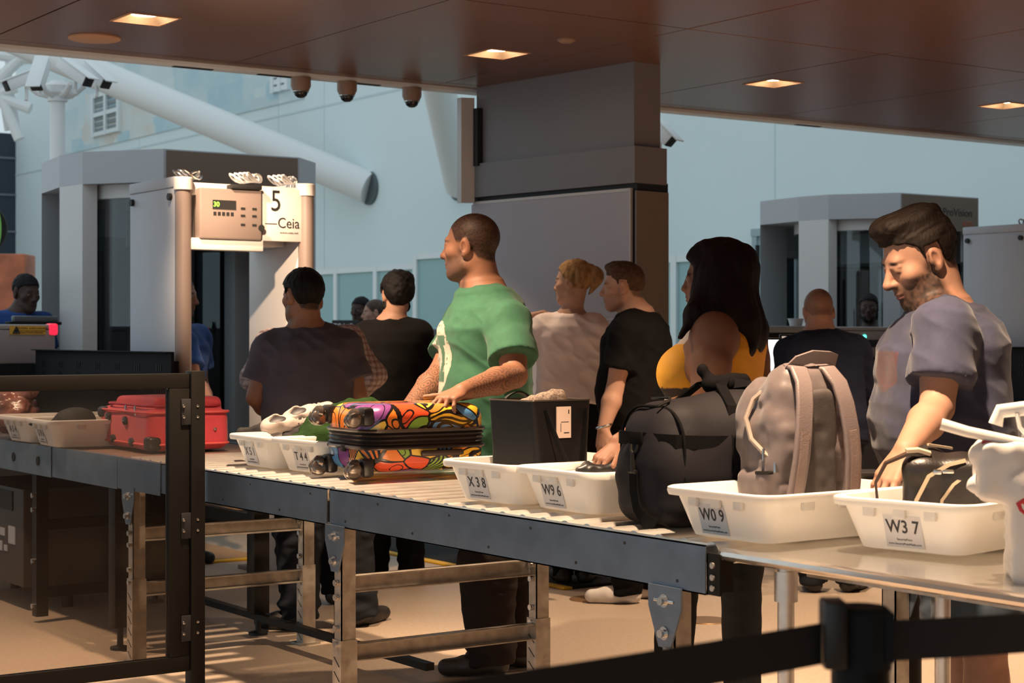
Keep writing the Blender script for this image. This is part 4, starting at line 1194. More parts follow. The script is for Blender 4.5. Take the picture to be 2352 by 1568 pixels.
MB().strap(arc(-.115, -.085, -.115, .085, .05, H - .03, 14, (-.0, 0)), .02, .005, (1, 0, .2)).build('handle', lt, tt)
MB().strap(arc(.118, -.075, .118, .095, -.20, H - .03, 18, (.055, 0)), .02, .005, (1, 0, .3)).build('handle', lt, tt)
tg = MB().box((.118, -.030, .185), (.1215, .030, .285)).build('paper_tag', mat('tag_paper', (.66, .50, .42), .6), tt)
MB().box((.1216, .018, .262), (.1222, .022, .275)).box((.1216, -.012, .235), (.1222, .02, .237)).box((.1216, -.014, .205), (.1222, -.012, .232)).box((.1216, .0, .2), (.1222, .022, .203)).build('tag_print', M['ink'], tg)
f = Field((-.14, -.1, .2), (.1, .12, .36), .006)
f.add(cap((-.08, -.02, .27), (.02, .05, .30), .03, .04)).add(ell((-.04, .05, .29), (.05, .04, .03)))
sc_ = sdf_obj('knitted_scarf', f, mat('scarf_speckle', (.30, .22, .17), .9, var=.6, vscale=160), None, disp=lambda c: .004 * vnoise(c * 60, 3))
sc_.location = tt.location; sc_.rotation_euler = tt.rotation_euler; tag(sc_, 'speckled knitted scarf tucked in the top of the black tote', 'scarf')

# ================================================================ duffel
db = thing('duffel_bag', 'large dark navy duffel bag between trays W96 and W09', 'duffel bag', (-3.765, 3.345, ZT + .006), R(-3))
dm = mat('duffel_nylon', (.009, .0075, .010), .7, bump=.10, bscale=380, var=.12, vscale=7, spec=.22)
dk = mat('duffel_webbing', (.004, .0037, .004), .85, bump=.2, bscale=500, spec=.08)
f = Field((-.24, -.42, -.03), (.24, .42, .42), .008)
f.add(rbox((0, 0, .115), (.150, .31, .115), .07)).add(rbox((0, 0, .215), (.145, .305, .13), .10), .06)
f.add(ell((.03, .05, .24), (.14, .24, .12)), .05)
sdf_obj('body', f, dm, db, disp=lambda c: .010 * vnoise(c * 6, 5) + .005 * vnoise(c * np.array([14, 6, 20]), 8))
def dring(y, inset=0.):
    return [Vector((p.x, y, p.y + .166)) for p in rrect(.1475, .163, .105, 0, 8)]
for y in (-.262, .262):
    q = dring(y, .011); MB().tube(q + [q[0]], .0045, 8, False).build('piping', dk, db)
q = [Vector((sx, y, z)) for sx, y, z in [(-.156, -.16, .234), (-.152, -.235, .236), (-.133, -.279, .239), (-.09, -.304, .240), (.0, -.312, .242), (.09, -.304, .240), (.133, -.279, .239), (.152, -.235, .236), (.158, -.1, .232), (.160, .1, .228), (.152, .25, .230)]]
MB().strap(q, .036, .006, (0, 0, 1)).build('trim_band', dk, db)
for s in (-1, 1):
    pts = [(.158 * s, -.10, .02), (.165 * s, -.10, .15), (.163 * s, -.095, .24), (.13 * s, -.085, .33), (.05 * s, -.06, .385), (.015 * s, 0, .392), (.05 * s, .06, .385), (.13 * s, .085, .33), (.163 * s, .095, .24), (.165 * s, .1, .15), (.158 * s, .10, .02)]
    MB().strap(pts, .034, .006, (0, 1, .001)).build('handle', dk, db)
f = Field((-.12, -.12, .3), (.12, .12, .46), .006); f.add(cap((0, -.055, .388), (0, .055, .392), .026)).add(cap((.0, -.05, .40), (-.02, -.07, .425), .012, .02), .01); sdf_obj('handle_wrap', f, dk, db, disp=lambda c: .004 * vnoise(c * 30, 1))
cl = MB().box((-.03, -.322, .225), (.03, -.313, .262), .004).build('strap_anchor', dk, db)
MB().tube([(-.016, -.322, .225), (-.012, -.325, .208), (0, -.327, .200), (.012, -.325, .208), (.016, -.322, .225)], .004, 8).tube([(0, -.327, .2), (0, -.327, .15)], .007, 10).tube([(-.016, -.327, .15), (.016, -.327, .15)], .006, 8).build('snap_hook', M['black'], cl)
MB().strap([(0, -.326, .148), (0, -.325, .10), (.01, -.322, .05), (.04, -.318, .02), (.1, -.325, .012)], .036, .004, (1, 0, 0)).build('shoulder_strap', dk, db)
MB().tube([(-.10, -.19, .347), (.0, -.2, .352), (.06, -.25, .345), (.06, -.285, .333)], .004, 6).build('top_zip', M['black'], db)

# ================================================================ backpack in tray W09
q = P(1838, 1000, 4.70)
bp = thing('backpack', 'grey nylon backpack standing upright in tray W09', 'backpack', (q.x, q.y, ZC + .013), YAW + R(30))
bm_ = mat('grey_nylon', (.125, .098, .097), .42, bump=.10, bscale=420, var=.10, vscale=12, sheen=.2)
bs_ = mat('strap_grey', (.18, .14, .137), .45, bump=.15, bscale=300)
bshade_ = mat('back_shade_dark', (.05, .04, .038), .7, bump=.2, bscale=500)  # shade between the straps painted as a darker panel colour
f = Field((-.22, -.16, -.02), (.22, .24, .52), .007)
f.add(rbox((0, .02, .15), (.125, .085, .15), .05)).add(rbox((0, .01, .27), (.108, .075, .14), .07), .06).add(ell((0, .0, .37), (.085, .06, .07)), .05)
f.add(rbox((-.01, .09, .13), (.10, .055, .12), .05), .03).add(ell((-.04, .10, .27), (.085, .07, .13)), .03)
f.add(rbox((-.115, .03, .075), (.03, .06, .075), .02), .012)
def bdisp(c): return .007 * vnoise(c * np.array([16, 10, 12]), 4) + .004 * vnoise(c * 38, 7)
sdf_obj('body', f, bm_, bp, disp=bdisp)
f = Field((-.14, -.14, .02), (.14, .02, .42), .007); f.add(rbox((0, -.066, .19), (.062, .022, .18), .02))
sdf_obj('back_panel', f, bshade_, bp, disp=lambda c: .003 * vnoise(c * 40, 2))
for s in (-1, 1):
    pts = [(.040 * s, -.01, .430), (.050 * s, -.055, .422), (.060 * s, -.088, .385), (.070 * s, -.104, .33), (.080 * s, -.112, .26), (.088 * s, -.112, .19), (.094 * s, -.102, .12), (.098 * s, -.088, .06), (.100 * s, -.075, .012)]
    st = MB().strap(pts, .052, .014, (1, 0, 0)).build('shoulder_strap', bs_, bp)
    sub = st.modifiers.new('bevel', 'BEVEL'); sub.width = .005; sub.segments = 2
    MB().strap([(p[0] + .0 * s, p[1] - .0085, p[2]) for p in pts[4:8]], .026, .004, (1, 0, 0)).build('strap_webbing', mat('webbing_taupe', (.22, .16, .145), .5, bump=.3, bscale=200), st)
MB().strap([(-.06, -.03, .418), (-.045, -.045, .442), (0, -.05, .455), (.055, -.05, .452), (.085, -.045, .445), (.075, -.025, .44), (.03, -.02, .428), (-.02, -.02, .42)], .034, .006, (0, -.35, 1)).build('grab_handle', bs_, bp)
zz = [(-.09, .06, .36), (-.135, .055, .32), (-.148, .05, .26), (-.142, .03, .21), (-.125, .0, .175), (-.105, -.03, .155)]
zz = [(-.075, .02, .385), (-.118, .05, .34), (-.140, .055, .29), (-.142, .03, .235), (-.130, -.01, .20), (-.112, -.05, .175)]
zp = MB().tube(zz, .007, 8).build('main_zip', mat('zip_tan', (.30, .24, .20), .4), bp)
MB().tube([(-.134, -.012, .212), (-.14, -.02, .18)], .004, 8).tube([(-.118, -.04, .19), (-.122, -.05, .15)], [.004, .008], 8).each('zip_pull', M['chrome'], zp)
MB().tube([(-.15, .0, .148), (-.135, -.035, .150), (-.10, -.045, .150)], .005, 8).build('pocket_binding', M['black'], bp)

# ================================================================ toiletry bag in tray W37
q = P(2150, 1130, 4.44)
wb = thing('wash_bag', 'small black leather wash bag with cream zips in tray W37', 'wash bag', (q.x, q.y, ZC + .012), YAW + R(-12))
f = Field((-.16, -.12, -.02), (.20, .14, .28), .006)
f.add(rbox((.02, 0, .10), (.105, .065, .10), .03)).add(ell((.06, .01, .16), (.085, .06, .05)), .03).add(cap((-.03, -.03, .17), (-.02, .03, .20), .035), .03)
sdf_obj('body', f, mat('wash_leather', (.016, .012, .011), .38, bump=.12, bscale=200), wb, disp=lambda c: .006 * vnoise(c * 16, 3))
cream = mat('cream_zip', (.55, .43, .30), .5)
MB().strap([(-.055, -.072, .05), (-.05, -.077, .10), (-.02, -.074, .16), (.03, -.068, .19), (.07, -.06, .20)], .010, .004, (1, 0, -.5)).strap([(-.03, -.071, .035), (.01, -.074, .05), (.012, -.072, .10), (.04, -.07, .14), (.06, -.066, .155)], .008, .004, (1, 0, 0)).build('zip_trim', cream, wb)
MB().box((-.01, -.088, .165), (.012, -.074, .178), .004).box((.012, -.088, .168), (.042, -.078, .178), .004).each('zip_pull', M['chrome'], wb)
MB().strap([(-.02, -.03, .21), (-.07, -.045, .215), (-.125, -.05, .19), (-.150, -.05, .14), (-.145, -.05, .09), (-.12, -.04, .06)], .022, .007, (0, 1, .2)).build('wrist_loop', mat('loop_leather', (.05, .028, .02), .4), wb)
MB().strap([(-.075, -.052, .222), (-.045, -.045, .224), (-.015, -.04, .215)], .018, .009, (0, 1, .2)).build('loop_lining', cream, wb)
MB().strap([(-.02, .0, .235), (.04, .02, .225)], .012, .006, (0, 1, 0)).build('zip_tape', cream, wb)

# ================================================================ white carrier bag on the table
q = on_z(2330, 1335, .866); o = Vector((q.x + .045, q.y + .125, .868))
cb = thing('carrier_bag', 'white plastic carrier bag with red script at the right edge', 'carrier bag', o, YAW - R(10))
f = Field((-.34, -.22, -.02), (.34, .22, .40), .007)
f.add(rbox((.05, 0, .11), (.178, .10, .12), .025)).add(rbox((.02, 0, .235), (.215, .085, .065), .02), .03).add(cap((-.197, -.01, .205), (-.03, -.01, .228), .020, .092, ((0, 1, 0), .85)), .010).add(cap((-.2, -.04, .27), (.18, -.02, .305), .014), .04)
a_ = R(30); Rxy = np.array([[math.cos(a_), 0, math.sin(a_)], [0, 1, 0], [-math.sin(a_), 0, math.cos(a_)]])
cbm = frosted('carrier_plastic', (.80, .76, .72), .15, .3)
sdf_obj('body', f, cbm, cb, disp=lambda c: .005 * vnoise(c * 9, 6) + .006 * (.4 - np.abs(vnoise(c @ Rxy.T * np.array([14, 14, 34]), 3))))
red = mat('red_print', (.55, .03, .04), .4)
MB().strap([(-.19, -.063, .300), (-.05, -.066, .292), (.15, -.06, .282)], .008, .003, (0, 0, 1)).build('red_edge', red, cb)
hm = mat('rigid_white_plastic', (.82, .80, .76), .35)
MB().tube([(-.275, -.05, .338), (-.22, -.055, .322), (-.06, -.055, .290)], [.017, .016, .013], 12, True, ((0, 0, 1), .75)).build('snap_handle', hm, cb)
MB().tube([(-.155, .0, .335), (-.145, .0, .365), (-.09, .0, .372), (.02, .0, .365), (.09, .0, .34), (.12, .0, .31)], .016, 12, True, ((0, 1, 0), .8)).build('snap_handle', hm, cb)
MB().tube([(-.11, -.01, .36), (-.105, -.02, .33), (-.08, -.03, .30)], .005, 8).tube([(-.08, -.01, .362), (-.07, -.02, .335), (-.045, -.03, .305)], .005, 8).each('cord', hm, cb)
f = Field((-.2, -.12, .25), (.2, .12, .40), .006); f.add(ell((.0, .0, .31), (.10, .05, .03)))
sdf_obj('tissue_fill', f, M['white'], cb, disp=lambda c: .012 * np.abs(vnoise(c * 40, 4)))
sw = [(-.098, .146), (-.112, .158), (-.117, .171), (-.108, .178), (-.094, .168), (-.078, .148), (-.060, .130), (-.04, .122), (-.02, .130)]
from mathutils.bvhtree import BVHTree
cb_me = [c for c in cb.children if c.name.startswith('body')][0].data
bvh = BVHTree.FromPolygons([v.co.copy() for v in cb_me.vertices], [tuple(q_.vertices) for q_ in cb_me.polygons])
def sy(x, z): return (bvh.ray_cast(Vector((x, -1, z)), Vector((0, 1, 0)))[0] or Vector((x, -.11, z))).y - .001
MB().tube([(x, sy(x, z), z) for x, z in sw], [.003, .004, .006, .006, .007, .008, .008, .007, .005], 10, True, ((0, 1, 0), .3)).tube([(-.086, sy(-.086, .124), .124), (-.074, sy(-.074, .118), .118)], .008, 10, True, ((0, 1, 0), .3)).build('red_script', red, cb)

# ================================================================ soft things in trays
def blob(name, label, cat, px, py, D, prims, h, m, disp, rz=0, z=None):
    q = P(px, py, D); zz = q.z if z is None else z
    lo = np.min([p.bb[0] for p in prims], 0) - .04; hi = np.max([p.bb[1] for p in prims], 0) + .04
    f = Field(lo, hi, h)
    for p in prims: f.add(p, .03)
    o = sdf_obj(name, f, m, None, disp=disp)
    o.location = (q.x, q.y, zz); o.rotation_euler = (0, 0, YAW + rz)
    return tag(o, label, cat)
blob('fleece_jacket', 'dark green fleece jacket heaped over tray T44', 'jacket', 770, 1000, 7.05,
     [ell((-.06, -.02, .07), (.09, .13, .12)), ell((.04, .02, .13), (.12, .13, .10)), ell((.14, .06, .17), (.15, .12, .055)), cap((-.11, -.12, .05), (.0, -.15, .08), .055)], .008,
     mat('green_fleece', (.020, .046, .013), .95, bump=.5, bscale=180, spec=.1), lambda c: .018 * vnoise(c * np.array([16, 10, 10]), 3) + .008 * vnoise(c * 30, 5) + .003 * vnoise(c * 70, 2), 0, ZC + .035)
blob('black_jeans', 'rumpled black jeans with belt in tray X51', 'jeans', 632, 1010, 7.33,
     [ell((0, .02, .05), (.12, .14, .055)), cap((-.14, -.02, .09), (.04, -.05, .125), .022), cap((.02, -.06, .12), (.07, -.13, .06), .02), cap((.07, -.13, .07), (.13, -.13, .10), .02), ell((.03, .03, .11), (.09, .08, .035))], .007,
     mat('black_denim', (.022, .020, .020), .8, bump=.2, bscale=300), lambda c: .012 * vnoise(c * 17, 5) + .004 * vnoise(c * 45, 2), 0, ZC + .03)
bl = thing('leather_belt', 'dark leather belt hanging over the edge between trays X51 and T44', 'belt', P(640, 1020, 6.98), YAW)
MB().strap([(-.02, .02, .04), (.0, -.01, .035), (.004, -.03, .0), (.0, -.035, -.03), (.02, -.03, -.05), (.05, -.02, -.06), (.09, .0, -.05)], .032, .006, lambda i: (0, 0, 1) if i > 3 else (1, 0, .1)).build('strap', mat('belt_leather', (.035, .025, .02), .45), bl)
MB().box((-.012, -.045, -.035), (.012, -.038, -.008), .003).build('buckle', M['chrome'], bl)
def sandal(px, py, D, rz, label, m1, m2, pitch):
    t = thing('shoe', label, 'shoe', P(px, py, D), YAW + rz, 'white shoes in tray X51'); t.rotation_euler = (R(pitch), R(38), YAW + rz); t.scale = (.9, .9, .9)
    f = Field((-.07, -.16, -.02), (.07, .16, .13), .005)
    f.add(cap((0, -.085, .042), (0, .0, .040), .040, .038)).add(cap((0, .0, .034), (0, .095, .028), .040, .032), .02).add(cap((0, -.10, .05), (0, -.06, .075), .034, .032), .02)
    f.add(ell((0, -.055, .10), (.024, .050, .040)), .008, 0, True); f.cut((0, 0, -1), (0, 0, .014), .003)
    sdf_obj('upper', f, m1, t, disp=lambda c: .0025 * vnoise(c * 45, 3))
    f = Field((-.07, -.16, -.02), (.07, .16, .04), .005)
    f.add(cap((0, -.09, .008), (0, .0, .008), .044, .041)).add(cap((0, .0, .008), (0, .095, .010), .041, .036), .02); f.cut((0, 0, 1), (0, 0, .020), .003); f.cut((0, 0, -1), (0, 0, -.006), .003)
    sdf_obj('sole', f, m2, t)
    f = Field((-.05, -.13, .03), (.05, .02, .10), .005); f.add(ell((0, -.056, .068), (.028, .050, .014))); sdf_obj('lining', f, bk, t)
    for y, z in ((.012, .070), (.035, .066), (.058, .060)):
        MB().tube([(-.030, y, z - .012), (-.015, y, z + .002), (0, y, z + .006), (.015, y, z + .002), (.030, y, z - .012)], .0045, 8).build('lace', m1, t)
wh = mat('shoe_white', (.50, .41, .37), .6); orr = mat('shoe_orange', (.75, .22, .08), .5); bk = mat('shoe_black', (.03, .025, .03), .5)
sandal(664, 985, 7.25, R(-58), 'white shoe with a dark sole on top of the jeans', wh, bk, 16)
sandal(712, 962, 7.3, R(-52), 'white shoe with an orange sole on top of the jeans', wh, orr, 24)
blob('baseball_cap', 'black baseball cap lying in tray U96', 'cap', 172, 990, 8.42,
     [ell((.0, 0, .03), (.10, .10, .065)), ell((-.11, -.04, .015), (.10, .07, .010))], .007, mat('cap_black', (.012, .012, .014), .8), lambda c: .004 * vnoise(c * 25, 3), 0, ZC + .085)
glass_film = mat('crumpled_film', (.22, .09, .075), .30, var=.6, vscale=18, spec=.6)
blob('clear_plastic_bag', 'crumpled shiny reddish plastic bag on tray A54 at the left edge', 'plastic bag', 30, 960, 9.0,
     [ell((0, 0, .09), (.12, .12, .09)), ell((-.06, .02, .15), (.11, .09, .08)), cap((.02, 0, .16), (.09, -.02, .21), .035)], .008,
     glass_film, lambda c: .022 * np.abs(vnoise(c * 24, 5)) + .010 * np.abs(vnoise(c * 55, 6)), 0, ZC + .03)
blob('sunglasses_case', 'small black pouch lying in tray W96', 'pouch', 1385, 1095, 5.45,
     [rbox((0, 0, .02), (.06, .035, .022), .015), ell((.05, .01, .03), (.03, .03, .02)), ell((-.06, .0, .02), (.03, .025, .012))], .005, mat('pouch_black', (.012, .011, .012), .4), lambda c: .006 * vnoise(c * 45, 3), R(20), ZC + .085)
blob('black_phone_wallet', 'black wallet lying at the back right of tray W09', 'wallet', 1978, 1125, 4.86,
     [rbox((0, 0, .02), (.06, .045, .012), .008)], .005, mat('wallet_black', (.014, .012, .012), .4), None, R(10), ZC + .118)
# ================================================================ people
FAST = False
def nrm_(v): v = np.array(v, float); return v / np.linalg.norm(v)
def Rz(a): a = R(a); return np.array([[math.cos(a), -math.sin(a), 0], [math.sin(a), math.cos(a), 0], [0, 0, 1.]])
def Rx(a): a = R(a); return np.array([[1, 0, 0], [0, math.cos(a), -math.sin(a)], [0, math.sin(a), math.cos(a)]])
def Ry(a): a = R(a); return np.array([[math.cos(a), 0, math.sin(a)], [0, 1, 0], [-math.sin(a), 0, math.cos(a)]])
def smooth01(x, a, b): t = np.clip((x - a) / (b - a), 0, 1); return t * t * (3 - 2 * t)

MALE = [(-.16, .12, .09, 0), (-.06, .160, .108, 0), (.04, .168, .115, 0), (.18, .162, .108, .0), (.36, .152, .104, .004), (.58, .166, .116, .006), (.78, .178, .118, .004), (.90, .150, .096, -.004), (.98, .092, .072, -.006), (1.06, .060, .060, 0)]
FEM = [(-.16, .12, .09, 0), (-.06, .165, .112, 0), (.04, .170, .116, -.01), (.18, .155, .105, -.004), (.36, .128, .090, .0), (.58, .142, .100, .006), (.78, .152, .102, .004), (.90, .128, .084, -.004), (.98, .078, .062, -.006), (1.06, .05, .05, 0)]
def scale_secs(S, w=1., d=1., belly=0., wl=None):
    out = []
    for s, a, b, c in S:
        g = math.exp(-((s - .28) / .22) ** 2) * belly
        k = w if wl is None or s > .5 else wl
        out.append((s, a * k + g * .5, b * d + g * .5, c * d + g * .5))
    return out

class Person:
    def __init__(s, label, D, px0, h=.007, hf=.0045, skin=(.5, .32, .24), skinvar=.12, group=None):
        s.label, s.D, s.h, s.hf, s.skin = label, D, h, hf, np.array(skin)
        s.x0 = (px0 - CXP) / FPX * D
        s.prims = []; s.fine = []; s.parts = []; s.paint = []
    def J(s, px, py, dd=0.):
        d = s.D + dd
        return np.array([(px - CXP) / FPX * d - s.x0, dd, CAMZ - (py - HZ) / FPX * d])
    def add(s, p, k=.02, sub=False): s.prims.append((p, k, sub))
    # ---- head in canonical axes: x right, y front, z up
    def head(s, c, yaw, pitch=0., roll=0., sc=1., jaw=1., nose=1., fem=False, mouth=0.):
        Mh = Rz(yaw) @ Rx(-pitch) @ Ry(roll); s.hc, s.hM, s.hs = np.array(c), Mh, sc
        H = lambda *p: s.hc + sc * (Mh @ np.array(p))
        E = lambda c, r, k=.02, sub=False, M=None: s.add(ell(H(*c), np.array(r) * sc, Mh if M is None else Mh @ M), k * sc, sub)
        Cp = lambda a, b, r1, r2, k=.012, sub=False: s.add(cap(H(*a), H(*b), r1 * sc, r2 * sc), k * sc, sub)
        E((0, -.014, .034), (.077, .098, .087))
        E((0, .026, -.040), (.060, .068, .074), .035)
        E((0, .036, -.078), (.046 * jaw, .050, .036), .03)
        Cp((-.050 * jaw, .004, -.070), (-.020, .066, -.100), .021, .018, .03); Cp((.050 * jaw, .004, -.070), (.020, .066, -.100), .021, .018, .03)
        E((0, .074, -.101), (.020, .017, .015), .025)                                   # chin
        Cp((-.034, .078, .024), (.034, .078, .024), .010 if not fem else .006, .010 if not fem else .006, .022)          # brow ridge
        for x in (-1, 1):
            E((x * .043, .060, -.020), (.022, .022, .020), .025)                        # cheekbone
            E((x * .032, .098, .004), (.019, .017, .013), .012, True)                   # socket
            E((x * .032, .078, .003), (.0155, .0150, .0135), .006)                      # eyeball with lids
            Cp((x * .018, .090, .012), (x * .046, .080, .012), .0055, .0045, .006)      # upper lid fold
            # ear
            Me = Rz(x * -22) @ Rx(-8)
            E((x * .077, -.012, -.006), (.012, .021, .033), .008, False, Me)
            E((x * .090, -.006, -.004), (.009, .011, .020), .004, True, Me)
            E((x * .080, .006, -.012), (.006, .006, .010), .006)
            E((x * .078, -.004, -.034), (.009, .010, .010), .008)
        Cp((0, .090, .010), (0, .110 * (.5 + .5 * nose), -.026), .0085, .0115 * nose, .012)
        E((0, .111 * (.5 + .5 * nose), -.031), (.0125 * nose, .0125, .0105), .010)
        for x in (-1, 1): E((x * .0125, .098, -.034), (.0085, .011, .0085), .008)
        E((0, .088, -.050), (.020, .014, .014), .012)
        E((0, .0935, -.0615), (.022, .0115, .0055), .006); E((0, .0925, -.0725), (.019, .0115, .0065), .006)
        E((0, .106, -.0668), (.020, .010, .0016), .003, True)
        lo = s.hc - .15 * sc; hi = s.hc + .15 * sc
        s.fine.append((lo, hi, s.hf))
        s.H = H
    def neck(s, base, r=.056, rb=.066, k=.03):
        s.nb = np.array(base); s.nr = r
        s.add(cap(s.H(0, -.030, -.055), base, r * .98, rb), k)
    def torso(s, hip, neck, yaw, secs=MALE, n=2.4):
        s.hip, s.nk, s.tyaw = np.array(hip), np.array(neck), yaw
        s.lat = Rz(yaw) @ np.array([1., 0, 0]); s.fw = Rz(yaw) @ np.array([0, 1., 0]); s.secs = secs; s.tn = n
        s.add(loft(s.hip, s.nk, s.lat, secs, n), .03)
    def arm(s, sh, el, wr, r=1., skinny=False):
        sh, el, wr = map(np.array, (sh, el, wr))
        s.add(cap(s.nk - np.array([0, 0, .01]), sh + np.array([0, 0, .012]), .052 * r, .046 * r), .05)      # trapezius
        s.add(ell(sh, np.array([.060, .060, .064]) * r), .045)
        u = el - sh
        s.add(cap(sh, sh + u * .45, .054 * r, .052 * r), .03); s.add(cap(sh + u * .45, el, .052 * r, .041 * r), .02)
        v = wr - el
        s.add(cap(el, el + v * .35, .041 * r, .044 * r), .012); s.add(cap(el + v * .35, wr, .044 * r, .0275 * r), .015)
        s.arms = getattr(s, 'arms', []); s.arms.append((sh, el, wr, r))
    def hand(s, wr, f, n, side, curl=(.25, .3, .2), spread=.1, sc=1., thumb=(.65, .75, -.25), tb=.25, fine=True, stag=.08):
        wr = np.array(wr); f = nrm_(f); n = np.array(n, float); n = nrm_(n - f * (n @ f)); lat = np.cross(f, n) * side
        s.add(ell(wr + f * .048 * sc, np.array([.040, .052, .0155]) * sc, np.stack([lat, f, n], 1)), .012)
        s.add(cap(wr - f * .01, wr + f * .03 * sc, .0265 * sc, .027 * sc, (n, .75)), .012)
        offs = (.031, .0105, -.0105, -.030); fl = (.089, .094, .089, .079); ln = (.072, .080, .075, .060)
        for i in range(4):
            K = wr + (f * fl[i] + lat * offs[i] * 1.02 + n * (.003 if i in (1, 2) else 0)) * sc
            s.add(cap(wr + lat * offs[i] * .5 * sc + f * .02 * sc, K, .0145 * sc, .0115 * sc), .010)
            d = nrm_(f + lat * (spread * (1.2, .4, -.4, -1.3)[i])); p = K; r = (.0092, .0094, .009, .008)[i] * sc
            cum = 0.
            for j, (q, c) in enumerate(zip((.46, .30, .24), curl)):
                cum += c + stag * (i - 1.5) * (j < 2)
                dd_ = d * math.cos(cum) - n * math.sin(cum)
                e = p + dd_ * ln[i] * q * sc
                s.add(cap(p, e, r * (1 - .08 * j), r * (1 - .08 * (j + 1))), .004); p = e
        b = wr + (f * .026 + lat * .026 - n * .006) * sc; d = nrm_(f * thumb[0] + lat * thumb[1] + n * thumb[2])
        s.add(cap(wr + f * .012 * sc + lat * .012 * sc, b + d * .03 * sc, .019 * sc, .0135 * sc), .012)
        p = b + d * .028 * sc
        for L_, r in ((.034, .0112), (.028, .0098)):
            d = nrm_(d + f * tb); e = p + d * L_ * sc; s.add(cap(p, e, r * sc, r * .9 * sc), .004); p = e
        if fine:
            c = wr + f * .08 * sc; s.fine.append((c - .125 * sc, c + .125 * sc, s.hf))
    def leg(s, hip, kn, an, toe=(0, 1, 0), r=1., foot=True):
        hip, kn, an = map(np.array, (hip, kn, an)); toe = nrm_((toe[0], toe[1], 0))
        s.add(cap(hip, kn, .082 * r, .054 * r), .03)
        v = an - kn
        s.add(cap(kn, kn + v * .35, .054 * r, .056 * r), .02); s.add(cap(kn + v * .35, an, .055 * r, .034 * r), .02)
        s.add(ell(kn + v * .3 - toe * .02, (.045 * r, .045 * r, .10 * r)), .03)
        if foot:
            hz = an[2] - .075
            s.add(cap(an + [0, 0, -.035], an + toe * .16 + [0, 0, .035 - an[2] + .001], .036, .030, ((0, 0, 1), .85)), .02)
            s.add(cap(an - toe * .03 + [0, 0, .038 - an[2]], an + toe * .10 + [0, 0, .036 - an[2]], .035, .036), .02)
        s.legs = getattr(s, 'legs', []); s.legs.append((hip, kn, an, toe, r))
    # ---- garments
    def bounds(s, prims, m=.06):
        return np.min([p.bb[0] for p in prims], 0) - m, np.max([p.bb[1] for p in prims], 0) + m
    def shirt(s, name, m, hem, sleeve=.6, grow=.013, secs=None, sl_r=1.25, h=None, k=.03, neck_r=.012, folds=.008, sleeveless=False, vneck=0, extra=(), paint=None, seed=1, longs=False, label=None, neckoff=(0, 0, 0), hemdrop=0.):
        h = h or s.h
        pr = [(loft(s.hip, s.nk, s.lat, [q for q in (secs or s.secs) if q[0] < 1.0], s.tn), .02)]
        if not sleeveless:
            for sh, el, wr, r in s.arms:
                pr.append((cap(s.nk - np.array([0, 0, .015]), sh + np.array([0, 0, .010]), .050 * r, .046 * r), .05)); pr.append((ell(sh, np.array([.062, .062, .064]) * r), .04))
                u = el - sh
                if longs:
                    pr.append((cap(sh, el, .056 * r, .050 * r), .03)); pr.append((tcone(el + (el - wr) * .04, el + (wr - el) * .97, .048 * r, .034 * r), .015)); pr.append((cap(el, el, .047 * r), .02))
                else:
                    pr.append((tcone(sh, sh + u * sleeve, .056 * r, .054 * r * sl_r), .025))
        else:
            for sh, el, wr, r in s.arms: pr.append((cap(s.nk - np.array([0, 0, .015]), s.nk * .45 + sh * .55 + np.array([0, 0, .0]), .046 * r, .036 * r), .04))
        pr += [(p, .04) for p in extra]
        lo, hi = s.bounds([p for p, _ in pr]); lo[2] = max(lo[2], hem - .03)
        f = Field(lo, hi, h)
        for p, kk in pr: f.add(p, kk, grow)
        f.add(cap(s.H(0, -.03, -.04), s.nb + np.array(neckoff), s.nr, s.nr + .012), .004, neck_r, sub=True)
        f.cut((0, 0, -1), (0, 0, hem), .006)
        up = nrm_(s.nk - s.hip)
        def disp(c):
            z = (c[:, 2] - hem)
            a = vnoise(c * np.array([7, 7, 3.2]), seed) + .6 * vnoise(c @ Rx(35).T @ Ry(30).T * np.array([22, 22, 7]), seed + 3)
            b = 1 - np.abs(vnoise(c @ Ry(-35).T * np.array([9, 9, 20]), seed + 5)) * 2
            return np.maximum(folds * (.55 * a + .45 * b), -.007)
        s.parts.append((name, f, m, disp, paint, label))
    def trousers(s, name, m, waist, cuff=.03, loose=1.2, h=None, folds=.007, seed=3, grow=.012, short=None, label=None, secs=None):
        S = [q for q in (secs or s.secs) if q[0] < .3]
        pr = [(loft(s.hip, s.nk, s.lat, S, s.tn), .02)]
        for hip, kn, an, toe, r in s.legs:
            pr.append((cap(hip, kn, .086 * r, .064 * r * loose), .03))
            e = an + (kn - an) * .02
            if short: pr.append((tcone(hip, hip + (kn - hip) * short, .088 * r, .084 * r * loose), .02))
            else:
                pr.append((cap(kn, kn, .064 * r * loose), .02)); pr.append((tcone(kn, e - np.array([0, 0, .03]), .064 * r * loose, .052 * r * loose), .02))
        lo, hi = s.bounds([p for p, _ in pr]); hi[2] = min(hi[2], waist + .03); lo[2] = max(lo[2], -.01)
        f = Field(lo, hi, h or s.h)
        for i, (p, kk) in enumerate(pr):
            if short and 0 < i and (i % 2) == 1: p = cap(*[s.legs[(i - 1) // 2][j] for j in (0,)], s.legs[(i - 1) // 2][0] + (s.legs[(i - 1) // 2][1] - s.legs[(i - 1) // 2][0]) * .6, .086, .086)
            f.add(p, kk, grow)
        f.cut((0, 0, 1), (0, 0, waist), .004)
        kz = np.mean([l[1][2] for l in s.legs])
        def disp(c):
            w = np.exp(-((c[:, 2] - kz) / .12) ** 2) + np.exp(-((c[:, 2] - .08) / .10) ** 2) + .35
            return np.maximum(folds * w * (vnoise(c * np.array([9, 9, 24]), seed) + .5 * vnoise(c * np.array([20, 20, 40]), seed + 1)), -.008)
        s.parts.append((name, f, m, disp, None, label))
